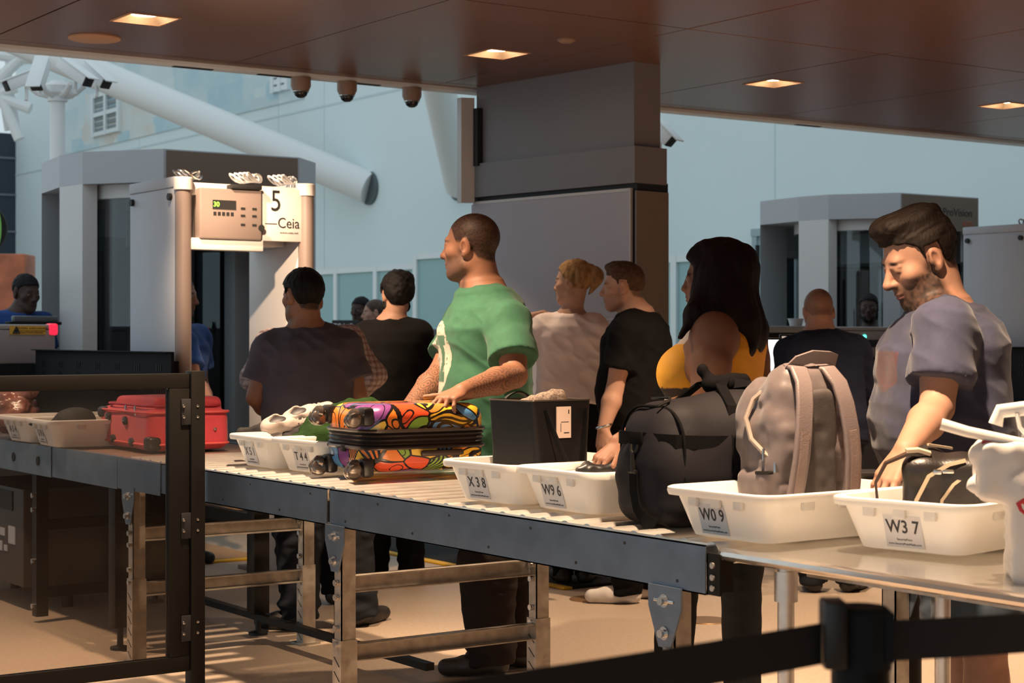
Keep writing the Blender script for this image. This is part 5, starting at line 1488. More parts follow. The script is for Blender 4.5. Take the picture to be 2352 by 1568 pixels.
    def shoes(s, m, name='shoe', h=None, up=.0, label=None):
        for hip, kn, an, toe, r in s.legs:
            a = an + [0, 0, .045 - an[2]]; pr = [cap(a - toe * .035, a + toe * .10, .043, .043), cap(a + toe * .06 + [0, 0, -.003], a + toe * .185 + [0, 0, -.008], .042, .036), cap(a - toe * .02, a - toe * .015 + [0, 0, .055], .042, .040)]
            lo, hi = s.bounds(pr, .03); lo[2] = -.01; f = Field(lo, hi, h or s.h)
            for p in pr: f.add(p, .02)
            f.cut((0, 0, -1), (0, 0, .002))
            s.parts.append((name, f, m, lambda c: .002 * vnoise(c * 40, 2), None, label))
    def hairf(s, name, m, line, t=.008, extra=(), disp=None, h=None, cuts=(), top=0., paint=None, k=.02, label=None, face=None):
        """scalp shell kept above a hairline given as (y, z) pairs in head axes"""
        ly = np.array([q[0] for q in line]); lz = np.array([q[1] for q in line]); hc, Mh, sc = s.hc, s.hM, s.hs
        base = ell(s.H(0, -.014, .034 + top * .3), np.array([.077 + t, .098 + t, .087 + t + top]) * sc, Mh)
        def d(X, Y, Z):
            x, y, z = X - hc[0], Y - hc[1], Z - hc[2]
            lx = (x * Mh[0, 0] + y * Mh[1, 0] + z * Mh[2, 0]) / sc
            yy = (x * Mh[0, 1] + y * Mh[1, 1] + z * Mh[2, 1]) / sc; zz = (x * Mh[0, 2] + y * Mh[1, 2] + z * Mh[2, 2]) / sc
            line_ = np.interp(yy, ly, lz) + 0 * zz
            # temples recede a little
            return np.maximum(base.d(X, Y, Z), (line_ - zz) * sc * .8)
        lo, hi = s.bounds([base] + list(extra), .03)
        f = Field(lo, hi, h or s.hf)
        f.add(Prim(base.bb, d), 0)
        for p in extra: f.add(p, k)
        s.parts.append((name, f, m, disp, paint, label))
    def beard(s, name, m, t=.006, zt=-.03, amp=.003):
        H, sc = s.H, s.hs
        pr = [ell(H(0, .036, -.080), np.array([.048 + t, .052 + t, .036 + t]) * sc, s.hM)]
        for x in (-1, 1): pr.append(cap(H(x * .052, .004, -.068), H(x * .020, .068, -.102), (.021 + t) * sc, (.018 + t) * sc)); pr.append(cap(H(x * .064, .006, -.02), H(x * .054, .01, -.07), (.010 + t * .7) * sc, (.018 + t) * sc))
        lo, hi = s.bounds(pr, .03); f = Field(lo, hi, s.hf)
        for p in pr: f.add(p, .02)
        f.add(ell(H(0, .115, -.045), np.array([.034, .05, .034]) * sc, s.hM), .01, 0, True)
        s.parts.append((name, f, m, lambda c: amp * vnoise(c * 160, 3), None, None))
    # ---- assemble
    def build(s, extra_paint=None, stubble=0., buzz=None, lips=(.30, .12, .09), brow=(.03, .02, .015), lidline=False, eye=True, stubcol=(.06, .04, .03), chest=None):
        prs = [p for p, _, _ in s.prims]
        lo, hi = s.bounds(prs, .03); lo[2] = max(lo[2], -.006)
        fine = [[(a[i], b[i], f) for a, b, f in s.fine] for i in range(3)]
        f = Field(lo, hi, s.h, fine)
        for p, k, sub in s.prims: f.add(p, k, 0, sub)
        co, Q = f.extract(); co = relax(co, Q, 1, .35)
        rgb = np.tile(s.skin, (len(co), 1)) * (1 + .06 * vnoise(co * 14, 3)[:, None] + .05 * vnoise(co * 60, 4)[:, None])
        q = (co - s.hc) @ s.hM / s.hs
        x, y, z = np.abs(q[:, 0]), q[:, 1], q[:, 2]
        near = np.linalg.norm(q, axis=1) < .19
        def mixc(mask, c):
            nonlocal rgb
            w = (mask * near)[:, None]; rgb = rgb * (1 - w) + np.array(c) * w
        # reddish nose, cheeks and ears
        mixc(.22 * np.exp(-((x - .0) ** 2 + (y - .11) ** 2 + (z + .03) ** 2) / .0006) + .12 * (x > .074), s.skin * np.array([1.15, .72, .68]))
        if stubble:
            m = smooth01(-z, .022, .045) * smooth01(y, -.02, .015) * (1 - smooth01(-z, .112, .125) * .6)
            m = np.minimum(m * 1.25, 1); m = np.maximum(m, smooth01(-z, -.01, .02) * np.exp(-((y - .012) / .016) ** 2) * (x > .045))
            m *= 1 - np.exp(-((x / .026) ** 2 + ((z + .052) / .008) ** 2)) * (y > .07) * .3
            m *= 1 - (np.exp(-((x - .04) ** 2 / .0004 + (z + .03) ** 2 / .0003)) * (y > .04))
            mixc(np.clip(m, 0, 1) * stubble * (.92 + .12 * vnoise(co * 120, 8)), stubcol)
        mixc(np.exp(-((x / .020) ** 4)) * np.exp(-((z + .067) / .0075) ** 4) * (y > .082), lips)
        mixc(np.exp(-((x - .033) / .017) ** 4) * np.exp(-((z - .022 - .10 * (x - .033) * -1) / .0052) ** 4) * (y > .055), brow)
        if eye:
            e = np.exp(-((x - .032) / .0115) ** 4) * np.exp(-((z - .001) / .0048) ** 4) * (y > .07)
            mixc(e * .9, (.42, .36, .33)); mixc(e * np.exp(-((x - .032) / .0055) ** 4), (.02, .012, .01))
        if lidline: mixc(np.exp(-((x - .032) / .015) ** 4) * np.exp(-((z + .0055 - .00) / .0022) ** 2) * (y > .068), (.03, .02, .015))
        if buzz is not None:
            line, col, st = buzz
            zl = np.interp(y, [a for a, _ in line], [b for _, b in line])
            mixc(smooth01(z - zl, -.004, .012) * st * (1 - (x > .079) * (z < .03) * (np.abs(y + .01) < .03)) * (.9 + .15 * vnoise(co * 260, 6)), col)
        if extra_paint is not None: rgb = extra_paint(co, rgb)
        me = np_mesh('person', co, Q); set_col(me, np.clip(rgb, 0, 1))
        b = W(s.x0, s.D, 0)
        o = link('person', me, M['skin'], None, (b.x, b.y, 0), (0, 0, YAW))
        tag(o, s.label, 'person')
        for name, f, m, disp, paint, lab in s.parts:
            c = sdf_obj(name, f, m, o, disp, 1, paint)
            if lab: c['label'] = lab
        s.obj = o
        return o

M['skin'] = mat('skin', (.5, .3, .2), .56, attr='Col', bump=.06, bscale=350, sss=.05, spec=.3)
M['hair_bk'] = mat('black_hair', (.005, .004, .004), .68, spec=.22, bump=.2, bscale=220, stretch=(1, 1, .25))
M['hair_br'] = mat('dark_brown_hair', (.011, .0062, .0042), .68, spec=.22, bump=.25, bscale=160, var=.3, vscale=60, stretch=(1, 1, .3))
M['hair_lb'] = mat('light_brown_hair', (.085, .045, .025), .68, spec=.22, bump=.4, bscale=200, var=.3, vscale=60)
M['hair_bl'] = mat('blonde_hair', (.30, .17, .07), .68, spec=.22, bump=.4, bscale=150, var=.45, vscale=40, stretch=(1, 1, .3))
M['hair_red'] = mat('dark_auburn_hair', (.0065, .0025, .0028), .68, spec=.22, bump=.4, bscale=120, var=.3, vscale=50, stretch=(1, 1, .15))
def cloth(name, c, var=.1, rough=.9, **k): return mat(name, c, rough, bump=.12, bscale=500, var=var, vscale=14, sheen=.06 if sum(c) > .2 else 0, spec=.35 if sum(c) > .2 else .12, **k)
M['c_grey'] = cloth('charcoal_cotton', (.072, .066, .086))
M['c_black'] = cloth('black_cotton', (.006, .0055, .006))
M['c_navy'] = cloth('navy_knit', (.012, .015, .030))
M['c_blue'] = cloth('uniform_blue', (.012, .050, .20))
M['c_jersey'] = cloth('heather_blue_jersey', (.105, .095, .150), .16)
M['c_white'] = cloth('white_cotton', (.82, .72, .70), .04)
M['c_yel'] = mat('yellow_crepe', (.80, .38, .02), .7, attr='Col', bump=.1, bscale=400)
M['c_green'] = mat('green_jersey', (.06, .25, .12), .85, attr='Col', bump=.15, bscale=450, var=.10, vscale=30, sheen=.1)
M['c_plaid'] = mat('plaid_cotton', (.5, .5, .5), .85, attr='Col')
M['c_trous'] = cloth('dark_trousers', (.016, .012, .011))
M['c_denim'] = cloth('dark_denim', (.018, .020, .026))
M['c_jean'] = cloth('faded_denim', (.060, .085, .115), .2)
M['c_sock'] = cloth('white_sock', (.62, .58, .55))
M['c_shoe'] = mat('dark_shoe', (.018, .015, .014), .5)
if not FAST:
    def hair_disp(a=.004, f=(90, 90, 30), seed=2): return lambda c: a * vnoise(c * np.array(f), seed) + a * 1.2 * vnoise(c * np.array(f) * .35, seed + 1)
    # ---- man in the green T-shirt
    p = Person('tattooed man in a green T-shirt with one hand on the bright patterned suitcase', 7.25, 1125, .006, .0035, (.27, .125, .075)); J = p.J
    p.head(J(1082, 566), 68, 2, 0, 1.13, 1.06)
    p.torso(J(1140, 1035, .02), J(1108, 668, .0), 102, scale_secs(MALE, 1.25, 1.42, .05)); p.neck(J(1108, 662, .0), .068, .080)
    aN = (J(1168, 742, -.215), J(1182, 862, -.36), J(1060, 900, -.70))
    p.arm(*aN, r=1.22); p.hand(aN[2], (-.075, -.105, -.035), (-.1, -.25, 1.), 1, (.55, .62, .30), .26, 1.10, (.55, .85, .05), .1)
    aF = (J(1072, 735, .20), J(1010, 855, .08), J(935, 940, -.18)); p.arm(*aF, r=1.12); p.hand(aF[2], (-.03, -.03, -.06), (-1, 0, .3), 1, (.3, .3, .2), .1, 1.05)
    p.leg(J(1128, 1055, -.08), J(1118, 1290, -.06), J(1128, 1530, -.04)*[1, 1, 0] + [0, 0, .085], (-1, -.12), 1.25); p.leg(J(1158, 1055, .12), J(1178, 1290, .14), J(1186, 1500, .14)*[1, 1, 0] + [0, 0, .085], (-1, .1), 1.2)
    lc = p.hip + (p.nk - p.hip) * .58 + p.fw * .16
    def green(co):
        rgb = np.tile(np.array([.022, .108, .056]), (len(co), 1))
        d = co - lc; u = d @ p.lat; v = d[:, 2]; front = ((co - p.hip) @ p.fw) > .02
        r = np.sqrt((u / .125) ** 2 + (v / .155) ** 2)
        ring = (r < 1) & front
        bars = (np.abs(np.abs(v) - .075) < .022) & (np.abs(u) < .085); mid = (r < .62) & (r > .36)
        stem = (np.abs(u) < .03) & (np.abs(v) < .09)
        cr = ring & ~(bars | mid)
        worn = vnoise(co * 120, 3) < .55
        rgb[cr & worn] = (.50, .44, .36)
        return rgb
    p.shirt('t_shirt', M['c_green'], .885, .66, .014, scale_secs([(q[0], max(q[1], .164 * (q[0] < .7)), max(q[2], .108 * (q[0] < .7)), q[3]) for q in MALE], 1.26, 1.45, .05), 1.28, folds=.011, paint=green, seed=4, neck_r=.006)
    p.trousers('trousers', M['c_trous'], .93, loose=1.35, folds=.010)
    p.shoes(M['c_shoe'])
    def tattoo(co, rgb):
        for (sh, el, wr, r), dens in ((aN + (1,), 1.), (aF + (1,), 1.4)):
            v = wr - el; L = np.linalg.norm(v); u = v / L; t = (co - el) @ u / L
            rad = np.linalg.norm((co - el) - ((co - el) @ u)[:, None] * u, axis=1)
            near = (t > .06) & (t < .93) & (rad < .075)
            a = nrm_(np.cross(u, [0, 0, 1.])); b = np.cross(a, u)
            w = (co - el); ang = np.arctan2(w @ b, w @ a)
            P2 = np.stack([t * 5.5, ang * 1.3, 0 * t], 1)
            g = np.floor(P2[:, :2]); best = np.full(len(co), 9.)
            for i in (-1, 0, 1):
                for j in (-1, 0, 1):
                    c = g + [i, j]; hsh = np.modf(np.abs(np.sin(c[:, 0] * 12.99 + c[:, 1] * 78.2) * 43758.5))[0]
                    hs2 = np.modf(np.abs(np.sin(c[:, 0] * 39.3 + c[:, 1] * 11.1) * 24634.6))[0]
                    best = np.minimum(best, np.hypot(P2[:, 0] - c[:, 0] - hsh, P2[:, 1] - c[:, 1] - hs2))
            ink = np.clip(np.sin(best * 24) * .9 + .15, 0, 1) * .62
            side = smooth01(-(w @ nrm_([-.35, .35, .9])), -.032, .012) if dens == 1. else 1.
            m = (near * ink * side * dens).clip(0, .75)[:, None]
            rgb = rgb * (1 - m) + np.array([.045, .035, .032]) * m
        return rgb
    BZ = [(-.12, -.075), (-.05, -.05), (-.012, .004), (.03, .012), (.05, .055), (.075, .078), (.1, .09)]
    p.build(tattoo, .75, (BZ, (.006, .0035, .003), .96), eye=True)

    # ---- bearded man on the right
    p = Person('bearded man in a grey blue T-shirt looking down and reaching into tray W37', 5.2, 2185, .006, .0032, (.40, .215, .145)); J = p.J
    p.head(J(2112, 594), 101, 25, 0, 1.10, 1.0, 1.05)
    p.torso(J(2190, 1085, .02), J(2163, 712, .0), 101, scale_secs(MALE, 1.18, 1.34, .055)); p.neck(J(2163, 705, .0), .064, .076)
    aN = (J(2168, 752, -.20), J(2152, 935, -.27), J(2080, 1034, -.50))
    p.arm(*aN, r=1.16); p.hand(aN[2], (-.066, -.035, -.085), (-.70, -.50, .50), -1, (.20, .25, .15), .18, 1.12, (.8, .6, -.3), .2)
    aF = (J(2150, 750, .19), J(2190, 920, .30), J(2170, 1080, .22)); p.arm(*aF, r=1.1); p.hand(aF[2], (-.02, 0, -.1), (0, 1, .1), -1, fine=False)
    p.leg(J(2200, 1110, -.09), J(2262, 1490, -.10), J(2262, 1750, -.06)*[1, 1, 0] + [0, 0, .085], (-1, -.1), 1.12); p.leg(J(2200, 1110, .11), J(2222, 1490, .10), J(2232, 1750, .14)*[1, 1, 0] + [0, 0, .085], (-1, .15), 1.12)
    jl = p.hip + (p.nk - p.hip) * .66 + p.fw * .16
    def jersey(co):
        rgb = np.tile(np.array([.029, .032, .068]), (len(co), 1)); d = co - jl; u = d @ p.lat; v = d[:, 2]
        front = ((co - p.hip) @ p.fw) > .05
        m = front & (np.abs(u) < .075) & (v > -.075) & (v < .04) & (np.abs(u) * .5 + np.abs(v) < .085) & (vnoise(co * 90, 2) < .6)
        rgb[m] = (.075, .026, .034)
        return rgb
    M['c_jersey'] = mat('heather_blue_jersey', (.1, .09, .15), .85, attr='Col', bump=.15, bscale=450, var=.12, vscale=40, sheen=.15)
    p.shirt('t_shirt', M['c_jersey'], .80, .62, .014, scale_secs([(q[0], max(q[1], .166 * (q[0] < .7)), max(q[2], .110 * (q[0] < .7)), q[3]) for q in MALE], 1.20, 1.36, .06), 1.28, folds=.012, seed=9, paint=jersey, neck_r=.004)
    p.trousers('denim_shorts', M['c_jean'], .86, loose=1.35, folds=.010, short=.93)
    p.shoes(M['c_shoe'])
    BL = [(-.12, -.070), (-.06, -.055), (-.040, -.02), (-.034, .036), (.010, .036), (.014, .0), (.022, .040), (.045, .062), (.075, .070), (.1, .078)]
    H = p.H
    p.hairf('hair', M['hair_br'], BL, .010, [ell(H(0, .045, .110), np.array([.062, .055, .036]) * 1.1, p.hM @ Rx(8)), ell(H(0, -.02, .105), np.array([.066, .085, .036]) * 1.1, p.hM)], lambda c: .0028 * vnoise(c @ p.hM * np.array([150, 22, 90]), 2) + .003 * vnoise(c @ p.hM * np.array([45, 14, 30]), 3), top=.004)
    p.build(None, .97, (BL, (.014, .008, .006), .9), lidline=True, eye=False, stubcol=(.020, .011, .008))

    # ---- woman in yellow
    p = Person('woman with long dark hair in a yellow sleeveless top behind the duffel bag', 6.15, 1655, .0065, .004, (.20, .092, .055)); J = p.J
    p.head(J(1638, 640), 72, 3, 0, .98, .95, .9, True)
    p.torso(J(1650, 985, .02), J(1662, 742, .0), 62, scale_secs(FEM, 1.28, 1.30, .05)); p.neck(J(1660, 732, .0), .052, .062)
    aN = (J(1640, 775, -.185), J(1622, 920, -.30), J(1424, 1020, -.64))
    p.arm(*aN, r=1.30); p.hand(aN[2], (-.09, -.06, -.065), (-.3, -.25, .9), -1, (.35, .4, .25), .2, 1.0, (.8, .6, .0), .15)
    aF = (J(1716, 770, .17), J(1746, 890, .14), J(1728, 990, .02)); p.arm(*aF, r=1.1); p.hand(aF[2], (-.03, -.02, -.1), (1, 0, .1), 1, fine=False)
    br = [ell(J(1566, 858, -.11), (.078, .082, .085)), ell(J(1585, 852, .10), (.078, .082, .085))]
    for b_ in br: p.add(b_, .06)
    p.leg(J(1630, 1010, -.09), J(1560, 1280, -.16), J(1538, 1600, .02)*[1, 1, 0] + [0, 0, .085], (-.9, .3), 1.0); p.leg(J(1690, 1010, .08), J(1702, 1290, .12), J(1705, 1640, .08)*[1, 1, 0] + [0, 0, .085], (-.9, .3), 1.0)
    def yel(co):
        rgb = np.tile(np.array([.78, .36, .018]), (len(co), 1)); z = co[:, 2]; z0 = J(1540, 897, -.1)[2]
        front = ((co - p.hip) @ p.fw) > -.02
        rgb[front & (z < z0 + .012) & (z > z0 - .028)] = (.02, .012, .01)
        rgb[front & (z < z0 - .028) & (z > z0 - .04)] = (.6, .5, .45); rgb[front & (z < z0 - .04) & (z > z0 - .048)] = (.02, .012, .01); rgb[front & (z < z0 - .048) & (z > z0 - .06)] = (.6, .5, .45)
        zc = J(1560, 790, -.1)[2]
        rgb[front & (z > zc)] = (.62, .52, .46)
        k = front & (z > zc + .055) & (np.sin(z * 330) > .1); rgb[k] = (.03, .02, .02)
        return rgb
    p.shirt('sleeveless_top', M['c_yel'], .95, grow=.009, sleeveless=True, extra=br, paint=yel, seed=12, folds=.005, neck_r=.012)
    p.trousers('black_trousers', M['c_black'], 1.0, loose=1.0, folds=.004); p.shoes(M['c_shoe'])
    H = p.H
    LN = [(-.12, -.12), (-.02, -.1), (.02, -.06), (.045, .03), (.07, .07), (.1, .09)]
    hx = [cap(H(0, -.075, .03), J(1672, 720, -.03), .092, .100), cap(J(1672, 720, -.03), J(1712, 800, -.10), .085, .035), cap(J(1665, 700, -.05), J(1728, 760, -.02), .08, .06), cap(J(1700, 745, -.06), J(1740, 800, -.04), .045, .012),
          cap(H(-.07, .02, -.02), J(1592, 722, -.16), .028, .024), cap(J(1592, 722, -.16), J(1562, 775, -.22), .024, .008), cap(H(-.075, -.02, 0), J(1640, 720, -.13), .05, .05)]
    p.hairf('hair', M['hair_red'], LN, .022, hx, lambda c: .004 * vnoise(c * np.array([45, 45, 5]), 2) + .006 * vnoise(c * np.array([16, 16, 3]), 4), k=.06, h=.006)
    p.build(None, brow=(.015, .008, .006), lips=(.18, .05, .05))

    # ---- man in charcoal T-shirt
    p = Person('dark haired man in a charcoal T-shirt seen from behind, nearest the metal detector', 8.35, 705, .0075, .005, (.30, .145, .085)); J = p.J
    p.head(J(694, 680), 42, 2, 0, 1.03)
    p.torso(J(712, 975, .0), J(706, 758, 0), 14, scale_secs(MALE, 1.16, 1.12, .03)); p.neck(J(706, 752, 0), .060, .070)
    a1 = (J(622, 800, -.02), J(588, 912, -.03), J(640, 965, .18)); a2 = (J(792, 797, .05), J(820, 905, .04), J(812, 985, .18))
    p.arm(*a1, r=1.12); p.arm(*a2, r=1.12); p.hand(a1[2], (.05, .07, -.05), (-.3, -.6, .5), 1, fine=False); p.hand(a2[2], (-.04, .07, -.07), (.4, -.6, .4), 1, fine=False)
    p.leg(J(672, 990, -.02), J(686, 1230, .0), J(688, 1420, -.02)*[1, 1, 0] + [0, 0, .085], (-1, .1), 1.1); p.leg(J(755, 990, .04), J(800, 1220, .06), J(828, 1400, .1)*[1, 1, 0] + [0, 0, .085], (.5, .8), 1.1)
    p.shirt('t_shirt', M['c_grey'], .90, .62, .013, scale_secs([(q[0], max(q[1], .160 * (q[0] < .7)), max(q[2], .108 * (q[0] < .7)), q[3]) for q in MALE], 1.18, 1.16, .03), 1.3, folds=.010, seed=21, neck_r=.008)
    p.trousers('dark_jeans', M['c_denim'], .95, loose=1.4, folds=.014); p.shoes(M['c_shoe'], 'sock_foot')
    DL = [(-.12, -.085), (-.06, -.062), (-.040, -.02), (-.034, .034), (.010, .036), (.014, -.004), (.022, .030), (.05, .055), (.08, .065), (.1, .075)]
    p.hairf('hair', M['hair_bk'], DL, .013, (), hair_disp(.003))
    p.build(None, .55, (DL, (.01, .008, .007), .9))

    # ---- plaid shirt man in front of him
    p = Person('man in a pale plaid shirt mostly hidden behind the man in charcoal', 9.15, 715, .009, .007, (.32, .17, .11)); J = p.J
    p.head(J(704, 690), 20, 5, 0, .98)
    p.torso(J(718, 960, 0), J(712, 768, 0), 5, scale_secs(MALE, 1.2, 1.1)); p.neck(J(712, 760, 0), .056, .066)
    a1 = (J(622, 795, 0), J(580, 868, -.04), J(630, 930, .1)); a2 = (J(800, 785, 0), J(858, 860, -.04), J(800, 925, .1))
    for a in (a1, a2): p.arm(*a, r=1.1); p.hand(a[2], (.0, .1, -.05), (0, -.3, 1), 1, fine=False)
    p.leg(J(680, 980, 0), J(675, 1200, 0), J(672, 1370, 0)*[1, 1, 0] + [0, 0, .085], (0, 1)); p.leg(J(756, 980, 0), J(765, 1200, 0), J(770, 1370, 0)*[1, 1, 0] + [0, 0, .085], (.2, 1))
    def plaid(co):
        a = np.sin(co[:, 0] * 200 + co[:, 1] * 120) > .35; b = np.sin(co[:, 2] * 200) > .35
        rgb = np.tile(np.array([.52, .44, .42]), (len(co), 1)); rgb[a] *= (.62, .55, .58); rgb[b] *= (.62, .55, .58); return rgb
    p.shirt('plaid_shirt', M['c_plaid'], .88, 1., .014, None, folds=.010, seed=31, longs=True, paint=plaid, neck_r=.006)
    p.trousers('dark_trousers', M['c_black'], .94); p.shoes(M['c_shoe'])
    p.hairf('hair', mat('grey_hair', (.20, .18, .16), .6), DL, .008); p.build()

    # ---- man in black, back view
    p = Person('curly haired man in a black long sleeved top seen from behind', 10.0, 897, .008, .0055, (.34, .19, .13)); J = p.J
    p.head(J(911, 676), 22, 4, 0, 1.0)
    p.torso(J(905, 950, 0), J(900, 742, 0), 4, scale_secs(MALE, 1.12, 1.1)); p.neck(J(902, 735, 0), .054, .066)
    a1 = (J(838, 775, 0), J(828, 868, .05), J(880, 880, .25)); a2 = (J(960, 770, 0), J(972, 850, .06), J(920, 870, .26))
    for a in (a1, a2): p.arm(*a, r=1.12); p.hand(a[2], (.0, .1, -.02), (0, -.3, 1), 1, fine=False)
    p.leg(J(870, 960, 0), J(866, 1160, 0), J(864, 1325, 0)*[1, 1, 0] + [0, 0, .085], (0, 1)); p.leg(J(935, 960, 0), J(940, 1160, 0), J(944, 1325, 0)*[1, 1, 0] + [0, 0, .085], (.2, 1))
    p.shirt('black_top', M['c_black'], .86, 1., .014, None, folds=.008, seed=41, longs=True, neck_r=.006)
    p.trousers('black_trousers', M['c_black'], .92); p.shoes(M['c_shoe'])
    p.hairf('hair', M['hair_bk'], DL, .020, [ell(p.H(.01, -.03, .085), (.082, .09, .05), p.hM), ell(p.H(-.0, -.07, .0), (.075, .05, .07), p.hM)], lambda c: .004 * vnoise(c * 60, 2) + .004 * vnoise(c * 25, 4), label='curly black hair')
    p.beard('beard', M['hair_bk']); p.build()

    # ---- blonde woman
    p = Person('woman with a blonde bun in a white T-shirt seen from behind', 9.85, 1312, .0075, .005, (.46, .27, .19)); J = p.J
    p.head(J(1316, 648), 66, 2, 0, 1.01, .92, .9, True)
    p.torso(J(1312, 940, 0), J(1312, 728, 0), 10, scale_secs(FEM, 1.16, 1.05)); p.neck(J(1312, 722, 0), .046, .060)
    a1 = (J(1248, 752, .0), J(1206, 800, .02), J(1216, 728, .05)); a2 = (J(1366, 750, .0), J(1378, 850, .05), J(1330, 900, .22))
    p.arm(*a1, r=.9); p.hand(a1[2], (.10, .0, .03), (-.3, .2, 1), -1, (.5, .5, .3), .12, .95, fine=True); p.arm(*a2, r=.9); p.hand(a2[2], (-.09, .06, .0), (0, -.6, .6), 1, fine=False, sc=1.02)
    p.leg(J(1285, 950, 0), J(1290, 1190, .02), J(1292, 1400, 0)*[1, 1, 0] + [0, 0, .085], (-.2, 1), .95); p.leg(J(1345, 950, 0), J(1345, 1190, .02), J(1345, 1400, 0)*[1, 1, 0] + [0, 0, .085], (.2, 1), .95)
    p.shirt('white_t_shirt', M['c_white'], J(1312, 925)[2], .72, .012, scale_secs([(q[0], max(q[1], .148 * (q[0] < .7)), max(q[2], .100 * (q[0] < .7)), q[3]) for q in FEM], 1.18, 1.12), 1.25, folds=.012, seed=51, neck_r=.012)
    p.trousers('black_trousers', M['c_black'], 1.10, loose=.95, folds=.004); p.shoes(M['c_shoe'])
    WL = [(-.12, -.06), (-.05, -.055), (.0, .005), (.03, .03), (.05, .06), (.08, .08), (.1, .09)]
    p.hairf('hair', M['hair_bl'], WL, .010, [ell(J(1366, 634, -.03), (.052, .048, .056)), ell(J(1352, 614, -.02), (.03, .03, .022)), cap(J(1372, 648, -.03), J(1352, 676, -.04), .022, .007)], k=.008, disp=lambda c: .004 * vnoise(c * np.array([70, 70, 25]), 2) + .004 * vnoise(c * 25, 3), label='blonde hair pinned in a loose bun')
    p.build()

    # ---- man in black T-shirt, brown hair
    p = Person('man with short brown hair in a black T-shirt between blonde woman and woman in yellow', 9.2, 1448, .0075, .0048, (.48, .27, .19)); J = p.J
    p.head(J(1430, 658), 80, 4, 0, 1.02, 1.08)
    p.torso(J(1470, 985, .0), J(1462, 722, 0), 66, scale_secs(MALE, 1.12, 1.36, .06)); p.neck(J(1460, 716, 0), .062, .074)
    a1 = (J(1440, 765, -.17), J(1414, 890, -.18), J(1386, 985, -.24)); a2 = (J(1500, 765, .17), J(1520, 880, .2), J(1500, 980, .12))
    p.arm(*a1, r=1.15); p.hand(a1[2], (-.005, -.02, -.1), (-.6, -.7, .1), -1, (.25, .3, .2), .1, 1.05, (.8, .5, -.2)); p.arm(*a2, r=1.1); p.hand(a2[2], (0, 0, -1), (1, .2, 0), 1, fine=False)
    p.leg(J(1450, 1000, -.08), J(1446, 1200, -.08), J(1440, 1350, -.05)*[1, 1, 0] + [0, 0, .085], (-1, .05), 1.1); p.leg(J(1490, 1000, .1), J(1500, 1200, .1), J(1505, 1340, .12)*[1, 1, 0] + [0, 0, .085], (-1, .2), 1.1)
    p.shirt('black_t_shirt', M['c_black'], .88, .62, .013, scale_secs([(q[0], max(q[1], .160 * (q[0] < .7)), max(q[2], .108 * (q[0] < .7)), q[3]) for q in MALE], 1.14, 1.38, .06), 1.3, folds=.008, seed=61, neck_r=.006)
    p.trousers('black_trousers', M['c_black'], .94, loose=1.2); p.shoes(M['c_sock'], 'sock')
    GL = [(-.12, -.075), (-.06, -.06), (-.040, -.02), (-.034, .034), (.010, .036), (.014, .0), (.022, .03), (.05, .058), (.08, .068), (.1, .078)]
    p.hairf('hair', M['hair_lb'], GL, .007, [ell(p.H(0, .03, .105), (.06, .06, .028), p.hM)], hair_disp(.003))
    p.build(None, .45, (GL, (.09, .05, .03), .8), stubcol=(.16, .07, .04))
    w_ = J(1387, 978, -.235)
    o = MB().tube([w_ + np.array([.036 * math.cos(a), .034 * math.sin(a), .012 * math.cos(a)]) for a in [i * math.pi / 8 for i in range(17)]], .007, 8, False).build('bracelet', M['chrome'], p.obj); o['label'] = 'silver bracelet'

    # ---- bending man
    p = Person('balding man in a navy sweater bending forward over the far lane', 9.6, 1890, .008, .0055, (.42, .23, .155)); J = p.J
    p.head(J(1880, 716, .06), 4, 28, 0, 1.02)
    p.torso(J(1900, 985, -.12), J(1882, 772, .02), 3, scale_secs(MALE, 1.22, 1.2, .03)); p.neck(J(1882, 766, .02), .062, .074)
    a1 = (J(1816, 812, .02), J(1802, 905, .08), J(1820, 965, .28)); a2 = (J(1962, 808, .02), J(1990, 895, .06), J(1994, 955, .22))
    for a, sd in ((a1, 1), (a2, 1)): p.arm(*a, r=1.2); p.hand(a[2], (.0, .05, -.08), (0, -.5, .7), sd, (.4, .4, .2), .15, 1.05, fine=sd == 1)
    p.leg(J(1868, 1000, -.12), J(1866, 1190, -.06), J(1868, 1340, -.03)*[1, 1, 0] + [0, 0, .085], (0, 1), 1.1); p.leg(J(1938, 1000, -.12), J(1945, 1190, -.06), J(1952, 1340, -.03)*[1, 1, 0] + [0, 0, .085], (.6, .8), 1.1)
    p.shirt('navy_sweater', M['c_navy'], .80, 1., .016, scale_secs([(q[0], max(q[1], .158 * (q[0] < .7)), max(q[2], .108 * (q[0] < .7)), q[3]) for q in MALE], 1.2, 1.25, .03), folds=.010, seed=71, longs=True, neck_r=.004)
    p.trousers('dark_trousers', M['c_denim'], .90, loose=1.2); p.shoes(M['c_shoe'])
    IL = [(-.12, -.08), (-.06, -.06), (-.02, -.004), (.012, .0), (.03, .01), (.1, .1)]
    p.build(None, .3, (IL, (.09, .055, .04), .55))

    # ---- officers
    def officer(label, D, px, hc, yaw, sc, ty, sh, arms, skin, pitch=5, line=DL, hair=M['hair_bk'], ht=.007, beard=False, hip=None, h=.010, stub=.5):
        p = Person(label, D, px, h, .006 if D > 11.5 else .005, skin); J = p.J
        p.head(J(*hc), yaw, pitch, 0, sc)
        nk = J(*sh); p.torso(np.array([nk[0], nk[1], .95]), nk, ty, scale_secs(MALE, 1.15, 1.15)); p.neck(nk + [0, 0, .01], .056, .068)
        for a in arms(J, p):
            p.arm(*a[0], r=1.1); p.hand(a[0][2], a[1], a[2], a[3], fine=a[4])
        for sx in (-1, 1):
            b = p.hip + p.lat * .09 * sx; p.leg(b, b * [1, 1, 0] + [0, 0, .5], b * [1, 1, 0] + [0, 0, .085], p.fw)
